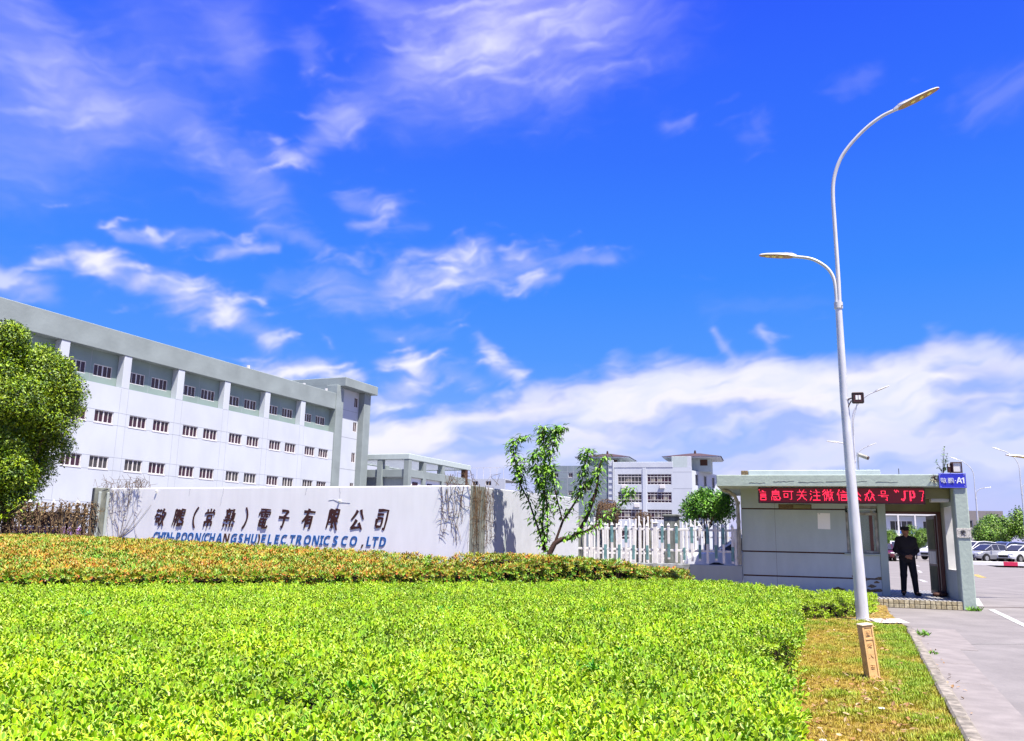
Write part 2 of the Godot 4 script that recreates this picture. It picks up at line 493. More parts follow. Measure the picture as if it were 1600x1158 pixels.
func sky_at(az: float, el: float) -> Color:
	var keys := [[0.0, Color(0.36, 0.48, 1.0)], [6.0, Color(0.19, 0.43, 1.0)], [12.0, Color(0.088, 0.325, 1.0)], [17.0, Color(0.052, 0.265, 1.0)], [25.0, Color(0.038, 0.178, 1.0)], [35.0, Color(0.029, 0.112, 0.99)], [60.0, Color(0.020, 0.105, 0.85)], [90.0, Color(0.024, 0.09, 0.75)]]
	var base := Color(0.36, 0.46, 1.0)
	var e := maxf(el, 0.0)
	for i in keys.size() - 1:
		if e >= keys[i][0] and e <= keys[i + 1][0]:
			base = keys[i][1].lerp(keys[i + 1][1], (e - keys[i][0]) / (keys[i + 1][0] - keys[i][0]))
	# left of the view the air is a little paler
	var pale := smoothstep(20.0, -40.0, az) * smoothstep(70.0, 30.0, absf(az + 40.0) * 0.5) * 0.10
	base = base.lerp(Color(0.12, 0.28, 1.0), pale)
	var q := cos(deg_to_rad(el))
	var w1 := n1.get_noise_2d(az * q * 6.0, el * 9.0)
	var w2 := n1.get_noise_2d(az * q * 6.0 + 700.0, el * 9.0 + 300.0)
	var f1 := n2.get_noise_2d((az * q * 0.9 + el * 0.55 + w1 * 1.6) * 5.0, (el - az * 0.22 + w2 * 1.2) * 17.0)
	var f2 := n2.get_noise_2d((az * q + w1) * 16.0 + 900.0, (el + w2) * 26.0)
	var f3 := n2.get_noise_2d((az * q + el * 0.6 + w1 * 1.5) * 8.0 + 300.0, (el - az * 0.28 + w2 * 0.9) * 58.0)
	f1 = f1 + 0.45 * f3
	var d := 0.0
	var a := Vector2((az + w1 * 0.45) * q, el + w2 * 0.3)
	for k in bins.get(Vector2i(floori(az / 4.0), floori(el / 4.0)), []):
		var s: Array = WISPS[k]
		var p0 := Vector2(s[0] * q, s[1])
		var pv := Vector2(s[2] * q, s[3]) - p0
		var t := clampf((a - p0).dot(pv) / maxf(pv.length_squared(), 1e-4), 0.0, 1.0)
		var ragged := lerpf(1.0, 0.35, smoothstep(0.6, 1.8, maxf(s[4], s[5])))
		var r: float = (a - p0 - pv * t).length() / (lerpf(s[4], s[5], t) * 1.12) * clampf(1.0 - (0.75 * f1 + 0.55 * f2) * ragged, 0.35, 2.2)
		var soft: float = exp(-r * r) * s[6]
		d = 1.0 - (1.0 - d) * (1.0 - clampf(soft * lerpf(0.80, 0.56, smoothstep(0.6, 1.6, maxf(s[4], s[5]))) * clampf(0.85 + (0.75 * f1 + 0.25 * f2) * (0.25 + 0.75 * ragged), 0.1, 1.3), 0.0, 1.0))
	# cirrus elsewhere, as much as in view
	var away := smoothstep(33.0, 45.0, absf(az)) + smoothstep(36.0, 44.0, el)
	if away > 0.0:
		var g := n2.get_noise_2d((az * q + w1 * 5.0) * 1.6 + 55.0, (el + w2 * 3.0) * 3.6)
		d = maxf(d, minf(away, 1.0) * clampf(smoothstep(-0.15, 0.75, g) * 0.75 * (0.8 + 0.7 * f1), 0.0, 0.85))
	# the low bank
	var top := bank_top(az) + w1 * 0.8 + f1 * 0.9
	var u := (top - el) / maxf(top, 0.5)
	if u > -0.2:
		var body := smoothstep(-0.03, 0.16, u) * (0.98 - 0.30 * smoothstep(0.25, 0.6, u) + 0.20 * smoothstep(0.55, 1.0, u))
		var gaps := clampf(0.62 - 1.9 * n2.get_noise_2d((az + w1) * 3.0 + 31.0, (el + w2) * 12.0 - az * 1.6), 0.0, 1.0)
		body *= 1.0 - 0.60 * (1.0 - gaps) * smoothstep(0.05, 0.3, u) - 0.25 * clampf(f1 + 0.15, 0.0, 1.0)
		d = 1.0 - (1.0 - d) * (1.0 - clampf(body, 0.0, 1.0))
	var veil := smoothstep(11.0, 0.0, e) * 0.42
	d = 1.0 - (1.0 - d) * (1.0 - veil)
	var white := Color(0.74, 0.72, 1.0).lerp(Color(1.0, 0.98, 1.04), clampf((d - 0.30) * 1.4 + 0.5 * f1, 0.0, 1.0))
	white = white.lerp(Color(0.72, 0.68, 0.97), smoothstep(5.0, 0.5, e))
	var c := base.lerp(white, clampf(d, 0.0, 1.0))
	return Color(c.r, c.g, c.b)


func paint(w: int, h: int, az0: float, az1: float, el0: float, el1: float) -> Image:
	var data := PackedFloat32Array()
	data.resize(w * h * 3)
	var i := 0
	for y in h:
		var el := el1 - (y + 0.5) * (el1 - el0) / h
		for xx in w:
			var az := az0 + (xx + 0.5) * (az1 - az0) / w
			var c := sky_at(az, el)
			data[i] = c.r
			data[i + 1] = c.g
			data[i + 2] = c.b
			i += 3
	return Image.create_from_data(w, h, false, Image.FORMAT_RGBF, data.to_byte_array())


func make_sky() -> Sky:
	n1.seed = 21
	n1.frequency = 0.028
	n1.fractal_octaves = 4
	n2.seed = 5
	n2.frequency = 0.022
	n2.fractal_octaves = 5
	for k in WISPS.size():
		var s: Array = WISPS[k]
		var m: float = maxf(s[4], s[5]) * 2.4 + 1.2
		for bx in range(floori((minf(s[0], s[2]) - m) / 4.0), floori((maxf(s[0], s[2]) + m) / 4.0) + 1):
			for by in range(floori((minf(s[1], s[3]) - m) / 4.0), floori((maxf(s[1], s[3]) + m) / 4.0) + 1):
				var key := Vector2i(bx, by)
				if not bins.has(key):
					bins[key] = []
				bins[key].append(k)
	var im := Image.create(4096, 2048, false, Image.FORMAT_RGBF)
	var wide := paint(512, 128, -180.0, 180.0, 0.0, 90.0)
	wide.resize(4096, 1024, Image.INTERPOLATE_BILINEAR)
	# az -180..180 becomes u 0..1 with -z at u = 0
	im.blit_rect(wide, Rect2i(2048, 0, 2048, 1024), Vector2i(0, 0))
	im.blit_rect(wide, Rect2i(0, 0, 2048, 1024), Vector2i(2048, 0))
	var per := 4096.0 / 360.0
	var hw := int(40 * per)
	var hh := int(46 * per)
	var near := paint(hw * 2, hh, -hw / per, hw / per, 0.0, hh / per)
	im.blit_rect(near, Rect2i(hw, 0, hw, hh), Vector2i(0, 1024 - hh))
	im.blit_rect(near, Rect2i(0, 0, hw, hh), Vector2i(4096 - hw, 1024 - hh))
	im.fill_rect(Rect2i(0, 1024, 4096, 1024), Color(0.30, 0.27, 0.25))
	var pm := PanoramaSkyMaterial.new()
	pm.panorama = ImageTexture.create_from_image(im)
	pm.energy_multiplier = 1.0 / EXPOSURE
	var s := Sky.new()
	s.sky_material = pm
	return s


func _ready() -> void:
	rng.seed = 11
	lump.seed = 4
	lump.frequency = 0.9
	var cam := Camera3D.new()
	cam.name = "camera"
	cam.fov = 47.69
	cam.near = 0.05
	cam.far = 2000.0
	cam.position = Vector3(0, 1.5, 0)
	cam.basis = Basis(Vector3.RIGHT, deg_to_rad(11.16)) * Basis(Vector3.BACK, deg_to_rad(1.13))
	add_child(cam)
	cam.current = true
	var we := WorldEnvironment.new()
	we.name = "environment"
	var env := Environment.new()
	env.background_mode = Environment.BG_SKY
	env.sky = make_sky()
	env.tonemap_mode = Environment.TONE_MAPPER_LINEAR
	env.tonemap_exposure = EXPOSURE
	env.sdfgi_enabled = true
	env.ssao_enabled = true
	env.ssil_enabled = true
	we.environment = env
	add_child(we)
	var sun := DirectionalLight3D.new()
	sun.name = "sun"
	sun.light_energy = 1.55
	sun.light_color = Color(1.0, 0.97, 0.91)
	sun.light_angular_distance = 0.5
	sun.shadow_enabled = true
	var el := deg_to_rad(66.0)
	var to_sun := Vector3(0.60 * cos(el), sin(el), 0.80 * cos(el))
	add_child(sun)
	sun.look_at_from_position(to_sun * 100.0, Vector3.ZERO)
	make_materials()
	make_ground()
	make_factory()
	make_pavilion()
	make_office_block()
	make_far_buildings()
	make_sign_wall()
	make_guardhouse()
	make_fences()
	make_hedges()
	make_grass()
	make_trees()
	make_lamps()
	make_marker()
	make_person()
	make_cars()
	make_small_things()


# ---------------------------------------------------------------- ground, road, kerb
func along(a: Vector2, b: Vector2, t: float) -> Vector2:
	return a.lerp(b, t)


func make_ground() -> void:
	var g := MB.new()
	g.flat(PackedVector2Array([Vector2(-900, -1500), Vector2(900, -1500), Vector2(900, 200), Vector2(-900, 200)]), -0.02)
	struct("ground", g, M.far_ground)
	var lawn := MB.new()
	lawn.flat(PackedVector2Array([Vector2(-40, 3), Vector2(-0.49, 3), Vector2(6.86, -14.84), Vector2(7.1, -15.5), Vector2(8.1, -18.4), Vector2(9.0, -20.6), Vector2(5.0, -22.3), Vector2(-12, -26), Vector2(-40, -38)]), 0.05)
	struct("lawn", lawn, M.soil)
	var road := MB.new()
	road.flat(PackedVector2Array([Vector2(-0.4, 3), Vector2(14, 3), Vector2(60, -60), Vector2(75, -100), Vector2(50, -112), Vector2(20, -48), Vector2(9.5, -24.5), Vector2(8.95, -20.65), Vector2(6.7, -15.3), Vector2(6.7, -14.8)]), 0.0)
	struct("road", road, M.asphalt)
	# kerb stones one metre long, from the corner by the lamp towards the viewer
	var k0 := Vector2(6.80, -14.84)
	var k1 := Vector2(-0.5, 2.9)
	var kl := k0.distance_to(k1)
	var ang := rad_to_deg(atan2(k1.y - k0.y, k1.x - k0.x))
	var kerb := Node3D.new()
	kerb.name = "kerb"
	kerb.set_meta("kind", "structure")
	add_child(kerb, true)
	kerb.position = Vector3(k0.x, 0, k0.y)
	kerb.rotation.y = -deg_to_rad(ang)
	var x := 0.0
	while x < kl - 0.2:
		var s := MB.new()
		s.span(x + 0.006, x + 0.994, -0.1, 0.085 + rng.randf_range(-0.008, 0.008), -0.13, 0.0 + rng.randf_range(-0.006, 0.006), 0.018)
		part("kerb_stone", s, M.kerb, kerb)
		x += 1.0
	# worn concrete slabs between kerb and asphalt
	var edge := Node3D.new()
	edge.name = "pavement"
	edge.set_meta("kind", "structure")
	add_child(edge, true)
	edge.position = kerb.position
	edge.rotation.y = kerb.rotation.y
	x = -1.2
	while x < kl - 1.0:
		var ln := rng.randf_range(1.5, 1.9)
		blk("slab", x, x + ln - 0.015, -0.05, 0.005 + rng.randf_range(0.0, 0.006), -0.62 if x > 0.5 else -0.85, -0.135, M.slab, edge, 0.004)
		x += ln
	var pad := MB.new()  # the pale pad at the foot of the lamp
	pad.flat(PackedVector2Array([Vector2(6.95, -16.75), Vector2(7.60, -16.85), Vector2(7.40, -15.95), Vector2(6.75, -15.85)]), 0.075)
	struct("path", pad, M.pad)
	# painted lines on the road
	mark("edge_line", [Vector2(13.43, -24.8), Vector2(11.85, -21.7)], 0.14, M.paint)
	mark("edge_line", [Vector2(11.5, -20.6), Vector2(8.9, -14.1), Vector2(4.0, -4.0)], 0.14, M.paint)
	for d in [[17.6, -36.8, 16.75, -34.5], [20.0, -40.5, 19.2, -38.8], [16.9, -33.6, 15.4, -30.6], [23.4, -49.0, 22.0, -45.8], [38.0, -84.0, 28.0, -58.5]]:
		mark("lane_dash", [Vector2(d[0], d[1]), Vector2(d[2], d[3])], 0.16, M.paint)
	for d in [[24.2, -44.6, 22.3, -40.4], [21.5, -27.5, 20.6, -25.6]]:
		mark("direction_arrow", [Vector2(d[0], d[1]), Vector2(d[2], d[3])], 0.32, M.yellow_paint)
	mark("gate_rail", [Vector2(11.3, -21.35), Vector2(16.5, -21.75), Vector2(24.0, -22.3)], 0.07, M.rust)
	for q in [[[9.1, -15.2], [11.5, -15.9], [14.5, -16.6]], [[7.05, -13.4], [8.6, -13.75], [10.6, -14.4]], [[5.9, -9.6], [7.2, -10.4], [9.2, -10.6]]]:
		var pts := []
		for k in q.size() - 1:
			for j in 6:
				pts.append(Vector2(lerpf(q[k][0], q[k + 1][0], j / 6.0), lerpf(q[k][1], q[k + 1][1], j / 6.0)) + Vector2(rng.randf_range(-0.04, 0.04), rng.randf_range(-0.04, 0.04)))
		mark("asphalt_crack", pts, 0.018, M.dirty_grey)
	# island with parked cars on the far side of the road
	var isl := MB.new()
	isl.flat(PackedVector2Array([Vector2(34.5, -60.5), Vector2(120, -40), Vector2(140, -110), Vector2(44, -84)]), 0.12)
	struct("verge", isl, M.far_ground)
	var gs := MB.new()
	gs.flat(PackedVector2Array([Vector2(36.5, -66.5), Vector2(60, -59.5), Vector2(60.6, -61.6), Vector2(37.2, -68.8)]), 0.16)
	struct("grass_strip", gs, surf(0.20, 0.26, 0.03, 1.0, "worn", Vector3(0.4, 0.4, 0.4), 0.6))


func mark(called: String, pts: Array, w: float, m: Material) -> void:
	var b := MB.new()
	for i in pts.size() - 1:
		var d: Vector2 = (pts[i + 1] - pts[i]).normalized()
		var s := Vector2(-d.y, d.x) * w * 0.5
		var a: Vector2 = pts[i]
		var e: Vector2 = pts[i + 1]
		b.face([Vector3(a.x + s.x, 0.006, a.y + s.y), Vector3(e.x + s.x, 0.006, e.y + s.y), Vector3(e.x - s.x, 0.006, e.y - s.y), Vector3(a.x - s.x, 0.006, a.y - s.y)], Vector3.UP)
	struct(called, b, m)


# ---------------------------------------------------------------- factory block on the left: local x runs away along its long front, z out of it
func window_unit(parent: Node3D, x0: float, x1: float, y0: float, y1: float, z: float, lights: int, pane_m: Material, proud := 0.05) -> MeshInstance3D:
	var f := MB.new()
	var t := 0.07
	f.span(x0, x1, y0, y0 + t, z - 0.08, z + proud)
	f.span(x0, x1, y1 - t, y1, z - 0.08, z + proud)
	f.span(x0, x0 + t, y0 + t, y1 - t, z - 0.08, z + proud)
	f.span(x1 - t, x1, y0 + t, y1 - t, z - 0.08, z + proud)
	var step := (x1 - x0) / lights
	for i in range(1, lights):
		var w := 0.06 if (lights == 4 and i == 2) else 0.022
		f.span(x0 + i * step - w, x0 + i * step + w, y0 + t, y1 - t, z - 0.07, z + proud - 0.012)
	var o := part("window", f, M.frame, parent)
	for i in lights:
		blk("pane", x0 + i * step + 0.03, x0 + (i + 1) * step - 0.03, y0 + 0.04, y1 - 0.04, z - 0.06 - 0.004 * (i % 2), z - 0.03 - 0.006 * (i % 2), pane_m, o)
	return o


func make_factory() -> void:
	var o := thing("factory_building", "long white four-storey factory block with grey roof band, behind the name wall", "building", Vector3(-38.261, 0, -78.493), -67.8)
	var bay := 7.13
	var x_start := -5.58 - bay * 3.0
	var x_end := 37.6
	var holes := []
	var rec := []
	var rows := [0.0, 7.49, 11.76, 16.15]
	var wins := []
	for i in 9:
		var p := -5.58 + bay * (i - 3)
		for k in [2.43, 5.46]:
			var xc: float = p + k
			for r in range(1, 4):
				wins.append([xc - 1.08, xc + 1.08, rows[r] - 0.57, rows[r] + 0.57, r])
				if r < 3:
					holes.append(Rect2(xc - 1.08, rows[r] - 0.57, 2.16, 1.14))
				else:
					rec.append(Rect2(xc - 1.08, rows[r] - 0.57, 2.16, 1.14))
	var w := MB.new()
	w.wall(x_start, x_end, 0, 14.8, 0, -0.35, holes)
	part("wall", w, M.factory_white, o)
	var b := MB.new()
	b.wall(x_start, x_end, 14.8, 18.0, -0.82, -1.1, rec)
	part("recessed_wall", b, M.recess, o)
	blk("recess_sill", x_start, x_end, 14.6, 14.802, -1.0, -0.003, M.recess, o)
	for i in 9:
		var p := -5.58 + bay * (i - 3)
		if p < x_end - 2.0:
			blk("pilaster", p, p + 0.92, 14.803, 18.0, -0.81, 0.004, M.factory_white, o, 0.03)
			for e in [p, p + 0.92]:
				blk("wall_joint", e - 0.018, e + 0.018, 0.1, 14.7, -0.01, 0.004, M.joint, o)
		blk("recess_joint", p + 4.0, p + 4.04, 15.0, 17.9, -0.83, -0.815, M.joint, o)
	for y in [2.6, 3.8, 6.86, 8.08, 11.13, 12.35]:
		blk("wall_joint", x_start, x_end, y - 0.018, y + 0.018, -0.008, 0.006, M.joint, o)
	for q in wins:
		var z := -0.12 if q[4] < 3 else -0.9
		window_unit(o, q[0], q[1], q[2], q[3], z, 4, M.glass if (q[4] > 1 or rng.randf() < 0.6) else M.glass_grey)
		if q[4] < 3:
			blk("window_sill", q[0] - 0.05, q[1] + 0.05, q[2] - 0.1, q[2] - 0.004, -0.1, 0.03, M.frame, o)
	blk("roof_band", x_start - 0.3, x_end + 0.2, 18.0, 20.2, -1.1, 0.06, M.trim, o, 0.04)
	blk("roof", x_start - 0.3, x_end, 17.2, 19.2, -24, -1.1, M.trim, o)
	blk("rear_wall", x_start, x_end + 6.0, 0, 18.2, -24, -23.6, M.factory_white, o)
	blk("side_wall", x_start, x_start + 0.3, 0, 18.2, -23.6, -0.36, M.factory_white, o)
	for k in [[20.0, 0.5], [36.0, 0.45], [31.0, 0.3]]:
		blk("roof_post", k[0], k[0] + 0.25, 20.2, 20.2 + k[1], -0.7, -0.45, M.frame, o)
	# the stair tower at the far end
	var x0 := 37.6
	blk("tower_pier", x0, 39.3, 0, 21.4, -1.6, 0.22, M.trim, o, 0.04)
	var tw := MB.new()
	var th := []
	for y in [3.4, 7.7, 11.95, 16.3, 19.8]:
		th.append(Rect2(43.15, y - 0.7, 0.95, 1.4))
	tw.wall(39.3, 44.3, 0, 21.3, -0.55, -0.8, th)
	part("tower_wall", tw, M.factory_white, o)
	for y in [3.4, 7.7, 11.95, 16.3, 19.8]:
		window_unit(o, 43.15, 44.1, y - 0.7, y + 0.7, -0.62, 2, M.glass)
	for y in [6.0, 10.2, 14.6, 18.4]:
		blk("tower_joint", 39.3, 44.3, y - 0.03, y + 0.03, -0.56, -0.54, M.joint, o)
	blk("tower_pier", 44.3, 46.0, 0, 21.3, -2.4, 0.42, M.trim, o, 0.04)
	blk("tower_roof", 38.3, 46.8, 21.3, 22.55, -9.0, 1.05, M.trim, o, 0.05)
	blk("tower_side", 37.7, 37.95, 18.0, 21.3, -9.0, -1.6, M.trim, o)
	blk("tower_side", 45.7, 45.98, 0, 21.3, -9.0, -2.41, M.factory_white, o)


func make_pavilion() -> void:
	var o := thing("terrace_building", "lower grey wing with an open slatted roof on square columns, right of the stair tower", "building", Vector3(-21.037, 0, -120.699), 22.2)
	# local x along the short front to the right and nearer, z out; the long side runs back from x = 6.3
	var r := 6.32
	var back := -23.0
	blk("roof_beam", -6.0, r, 12.0, 12.8, -3.0, -2.0, M.guard_wall, o, 0.05)
	blk("roof_beam", -6.0, r, 12.0, 12.8, back, back + 1.0, M.guard_wall, o, 0.05)
	blk("roof_beam", r - 1.1, r - 0.002, 12.0, 12.798, back + 1.001, -3.001, M.guard_wall, o, 0.04)
	blk("roof_beam", -6.0, -5.0, 12.0, 12.798, back + 1.001, -3.001, M.guard_wall, o, 0.04)
	for k in 9:
		blk("pergola_slat", -4.998, r - 1.102, 12.05, 12.5, -4.6 - k * 2.1, -4.2 - k * 2.1, M.factory_white, o)
	for q in [[r - 0.9, -2.9], [1.0, -2.9], [-3.6, -2.9], [r - 0.9, -7.4], [r - 0.9, -13.6], [r - 0.9, -22.0], [-3.6, -12.0], [1.0, -22.0], [-3.6, -22.0]]:
		blk("column", q[0], q[0] + 0.85, 0.0, 11.99, q[1], q[1] + 0.85, M.trim if q[1] > -20 else M.rust, o, 0.04)
	blk("parapet", -6, r - 0.9, 9.5, 10.6, -2.75, -2.3, M.trim, o, 0.03)
	blk("parapet", r - 0.55, r - 0.1, 9.5, 10.6, back, -2.9, M.trim, o, 0.03)
	var fh := [Rect2(3.1, 7.3, 1.0, 0.9)]
	var f := MB.new()
	f.wall(-6, r - 0.9, 0, 9.5, -2.85, -3.1, fh)
	part("wall", f, M.grey_wall, o)
	window_unit(o, 3.1, 4.1, 7.3, 8.2, -2.95, 2, M.glass)
	blk("side_wall", r - 0.7, r - 0.45, 0, 9.5, back, -2.9, M.white_wall, o)
	for k in 4:
		blk("side_window", r - 0.5, r - 0.42, 7.6, 8.9, -5.6 - k * 4.6, -3.9 - k * 4.6, M.glass, o)
	blk("terrace_floor", -6, r - 0.7, 9.2, 9.5, back, -3.1, M.grey_wall, o)


func make_office_block() -> void:
	var o := thing("office_building", "pale four-storey office block with two tiled roof turrets, behind the white picket fence", "building", Vector3(17.819, 0, -141.236), 17.0)
	var rows := [[10.25, 12.0], [7.3, 9.05], [4.5, 6.2], [1.3, 3.2]]
	var cols := [[0.25, 4.25], [5.15, 9.15]]
	var holes := []
	for rr in rows:
		for cc in cols:
			holes.append(Rect2(cc[0], rr[0], cc[1] - cc[0], rr[1] - rr[0]))
	var w := MB.new()
	w.wall(-0.35, 12.45, 0, 13.1, 0, -0.35, holes)
	part("wall", w, M.factory_white, o)
	blk("parapet", -0.4, 9.4, 13.1, 14.0, -0.35, 0.06, M.factory_white, o, 0.03)
	for rr in rows:
		for cc in cols:
			var win := window_unit(o, cc[0], cc[1], rr[0], rr[1], -0.12, 7, M.glass_grey if rng.randf() < 0.5 else M.glass)
			blk("transom", cc[0] + 0.09, cc[1] - 0.09, rr[0] + 0.42, rr[0] + 0.5, -0.13, -0.06, M.frame, win)
			blk("transom", cc[0] + 0.09, cc[1] - 0.09, rr[1] - 0.45, rr[1] - 0.38, -0.13, -0.058, M.frame, win)
			for k in 2:
				var cx: float = cc[0] + rng.randf_range(0.3, 3.0)
				blk("curtain", cx, cx + rng.randf_range(0.5, 0.9), rr[0] + 0.55, rr[1] - 0.5, -0.155, -0.148, M.curtain, win)
	for y in [9.6, 12.3]:
		blk("wall_joint", 9.4, 12.45, y, y + 0.06, -0.01, 0.01, M.joint, o)
	blk("wall_pier", 4.4, 5.0, 0, 13.0, -0.02, 0.12, M.factory_white, o, 0.02)
	# its right flank turns away
	var s := MB.new()
	s.x = Transform3D(Basis(Vector3.UP, deg_to_rad(72)), Vector3(12.45, 0, 0))
	var sh := []
	for i in 4:
		for rr in rows:
			sh.append(Rect2(1.4 + i * 3.6, rr[0], 1.3, rr[1] - rr[0]))
	s.wall(0, 16, 0, 12.6, 0, -0.3, sh)
	part("flank_wall", s, M.factory_white, o)
	for q in sh:
		var pb := MB.new()
		pb.x = s.x
		pb.span(q.position.x, q.end.x, q.position.y, q.end.y, -0.22, -0.18)
		part("flank_pane", pb, M.glass_grey, o)
	# the lower grey wing on the left and the pipe shaft with a ladder
	var lh := []
	for q in [[-10.6, 11.4], [-8.1, 11.4], [-10.6, 8.4], [-8.1, 8.4], [-5.2, 9.3]]:
		lh.append(Rect2(q[0], q[1], 0.75, 0.8) if q[0] != -5.2 else Rect2(-5.7, 9.2, 1.5, 1.7))
	var l := MB.new()
	l.wall(-14.0, -1.35, 0, 13.4, 0.4, 0.05, lh)
	part("wing_wall", l, surf(0.20, 0.25, 0.29, 0.8, "blotch", Vector3(0.1, 0.1, 0.1)), o)
	for q in lh:
		window_unit(o, q.position.x, q.end.x, q.position.y, q.end.y, 0.25, 2, M.glass)
	for xx in [-10.9, -8.3, -7.3, -4.0]:
		blk("wing_joint", xx, xx + 0.06, 0, 13.3, 0.39, 0.41, M.joint, o)
	for y in [5.6, 8.9, 11.3, 12.3]:
		blk("wing_joint", -14, -1.4, y, y + 0.06, 0.392, 0.412, M.joint, o)
	blk("shaft", -1.3, -0.4, 0, 14.3, 0.02, 0.5, M.factory_white, o, 0.02)
	for k in 14:
		blk("ladder_rung", -1.25, -0.45, 1.0 + k * 0.95, 1.06 + k * 0.95, 0.5, 0.62, M.joint, o)
	for q in [-1.24, -0.5]:
		blk("ladder_rail", q, q + 0.06, 0.5, 14.2, 0.5, 0.63, M.joint, o)
	for q in [[3.0, 6.55], [7.2, 9.65], [0.9, 9.65]]:
		blk("air_conditioner", q[0], q[0] + 0.85, q[1], q[1] + 0.6, 0.004, 0.36, M.frame, o, 0.03)
	blk("rear_wall", -14.0, 12.0, 0, 13.0, -14.0, -13.7, M.factory_white, o)
	blk("roof", -14.0, 12.0, 12.9, 13.05, -13.7, -0.36, M.grey_wall, o)
	turret(o, -7.2, 2.0, -5.0, 13.05, 15.0, M.guard_wall, -2.4)
	turret(o, 7.6, 17.0, -5.5, 12.6, 15.0, M.guard_wall, 12.6)
	blk("turret_box", 9.2, 11.7, 13.1, 14.9, -0.34, -0.02, M.guard_wall, o, 0.03)
	blk("turret_box", 11.7, 12.4, 13.1, 14.9, -0.34, -0.06, M.factory_white, o, 0.03)
	for q in [[-14.0, -11.5]]:
		for k in 3:
			blk("roof_rail", q[0] + k * 1.2, q[0] + k * 1.2 + 0.05, 13.4, 15.0, 0.1, 0.15, M.frame, o)
		blk("roof_rail", q[0], q[1] + 0.05, 14.95, 15.0, 0.1, 0.16, M.frame, o)


func turret(o: Node3D, x0: float, x1: float, zc: float, y0: float, y1: float, m: Material, ax: float) -> void:
	# a room on the roof under a wide hipped tile roof
	blk("turret_wall", x0 + 1.7, x1 - 1.7, y0, y1 - 0.2, zc - 2.6, zc + 2.6, m, o)
	blk("turret_window", x1 - 3.4, x1 - 2.2, y1 - 1.4, y1 - 0.4, zc + 2.5, zc + 2.64, M.rust, o)
	blk("eave", x0, x1, y1 - 0.2, y1, zc - 4.4, zc + 4.4, M.factory_white, o, 0.04)
	var r := MB.new()
	var e := 0.15
	var p := [Vector3(x0 - e, y1, zc - 4.5), Vector3(x1 + e, y1, zc - 4.5), Vector3(x1 + e, y1, zc + 4.5), Vector3(x0 - e, y1, zc + 4.5)]
	var a := Vector3(ax - 0.8, y1 + 0.9, zc)
	var b := Vector3(ax + 0.8, y1 + 0.9, zc)
	r.face([p[3], p[2], b, a], Vector3(0, 1, 1))
	r.face([p[1], p[0], a, b], Vector3(0, 1, -1))
	r.face([p[0], p[3], a], Vector3(-1, 1, 0))
	r.face([p[2], p[1], b], Vector3(1, 1, 0))
	r.face(p, Vector3.DOWN)
	part("turret_roof", r, M.roof_tile, o)
	var f := MB.new()
	f.tube([Vector3(ax, y1 + 0.85, zc), Vector3(ax, y1 + 1.4, zc)], 0.22, 0.12, 8)
	part("finial", f, M.rust, o)


func make_far_buildings() -> void:
	# low white block seen between the terrace wing and the office block
	var o := thing("rooftop_block", "small white block with a roof railing, far off left of the tall shrub tree", "building", Vector3(-3.2, 0, -150), 22.0)
	var w := MB.new()
	w.wall(-7, 2.5, 0, 11.4, 0, -0.3, [Rect2(-1.2, 10.2, 1.1, 0.8), Rect2(-3.8, 10.2, 1.1, 0.8)])
	part("wall", w, M.factory_white, o)
	blk("roof", -7, 2.5, 11.2, 11.4, -9, -0.3, M.factory_white, o)
	for q in [-1.2, -3.8]:
		window_unit(o, q, q + 1.1, 10.2, 11.0, -0.1, 2, M.glass_grey)
	for k in 8:
		blk("rail_post", -7 + k * 1.3, -6.94 + k * 1.3, 11.4, 13.4, -0.3, -0.24, M.frame, o)
	blk("rail", -7, 2.2, 13.35, 13.42, -0.3, -0.23, M.frame, o)
	# workshop with white frame seen through the guardhouse doorway
	var s := thing("workshop_building", "long white framed workshop with a blue shutter, seen through the guardhouse doorway", "building", Vector3(48.0, 0, -112), 12.0)
	var h := []
	for k in 4:
		h.append(Rect2(-6 + k * 4.0, 3.15, 2.8, 1.3))
	var fw := MB.new()
	fw.wall(-8, 11.5, 0, 5.0, 0, -0.3, h)
	part("wall", fw, M.factory_white, s)
	for q in h:
		window_unit(s, q.position.x, q.end.x, q.position.y, q.end.y, -0.1, 4, M.glass_grey)
	for k in 10:
		blk("frame_post", -7.4 + k * 2.05, -7.22 + k * 2.05, 0, 6.3, 0.3, 0.55, M.frame, s)
	for y in [2.55, 5.1, 6.05]:
		blk("frame_beam", -8, 11.5, y, y + 0.22, 0.31, 0.54, M.frame, s)
	blk("roof", -8, 11.5, 5.0, 5.3, -12, 0.2, M.grey_wall, s)
	blk("upper_wall", -8, 11.5, 5.3, 6.4, -3.0, -2.7, M.guard_wall, s)
	blk("blue_shutter", 3.0, 8.9, 2.42, 3.1, 0.05, 0.28, plain(0.02, 0.12, 0.55, 0.5), s)
	blk("canopy", -8, 11.5, 2.2, 2.4, 0.56, 1.6, M.plaster, s)
	var g := thing("distant_building", "brownish flat-roofed building far behind the trees, right of the guardhouse pillar", "building", Vector3(73.5, 0, -128), 14.0)
	var gw := MB.new()
	var gh := [Rect2(-0.9, 4.0, 1.1, 1.2), Rect2(-2.7, 4.0, 1.1, 1.2), Rect2(-4.4, 4.0, 1.1, 1.2)]
	gw.wall(-6, 0.9, 0, 6.6, 0, -0.3, gh)
	part("wall", gw, surf(0.22, 0.20, 0.20, 0.9, "streak", Vector3(0.1, 0.05, 0.1)), g)
	for q in gh:
		window_unit(g, q.position.x, q.end.x, q.position.y, q.end.y, -0.1, 2, M.glass_grey)
	blk("roof", -6, 0.9, 6.3, 6.6, -9, -0.3, M.trim, g)
	blk("side_wall", 0.6, 0.9, 0, 6.3, -9, -0.31, M.trim, g)


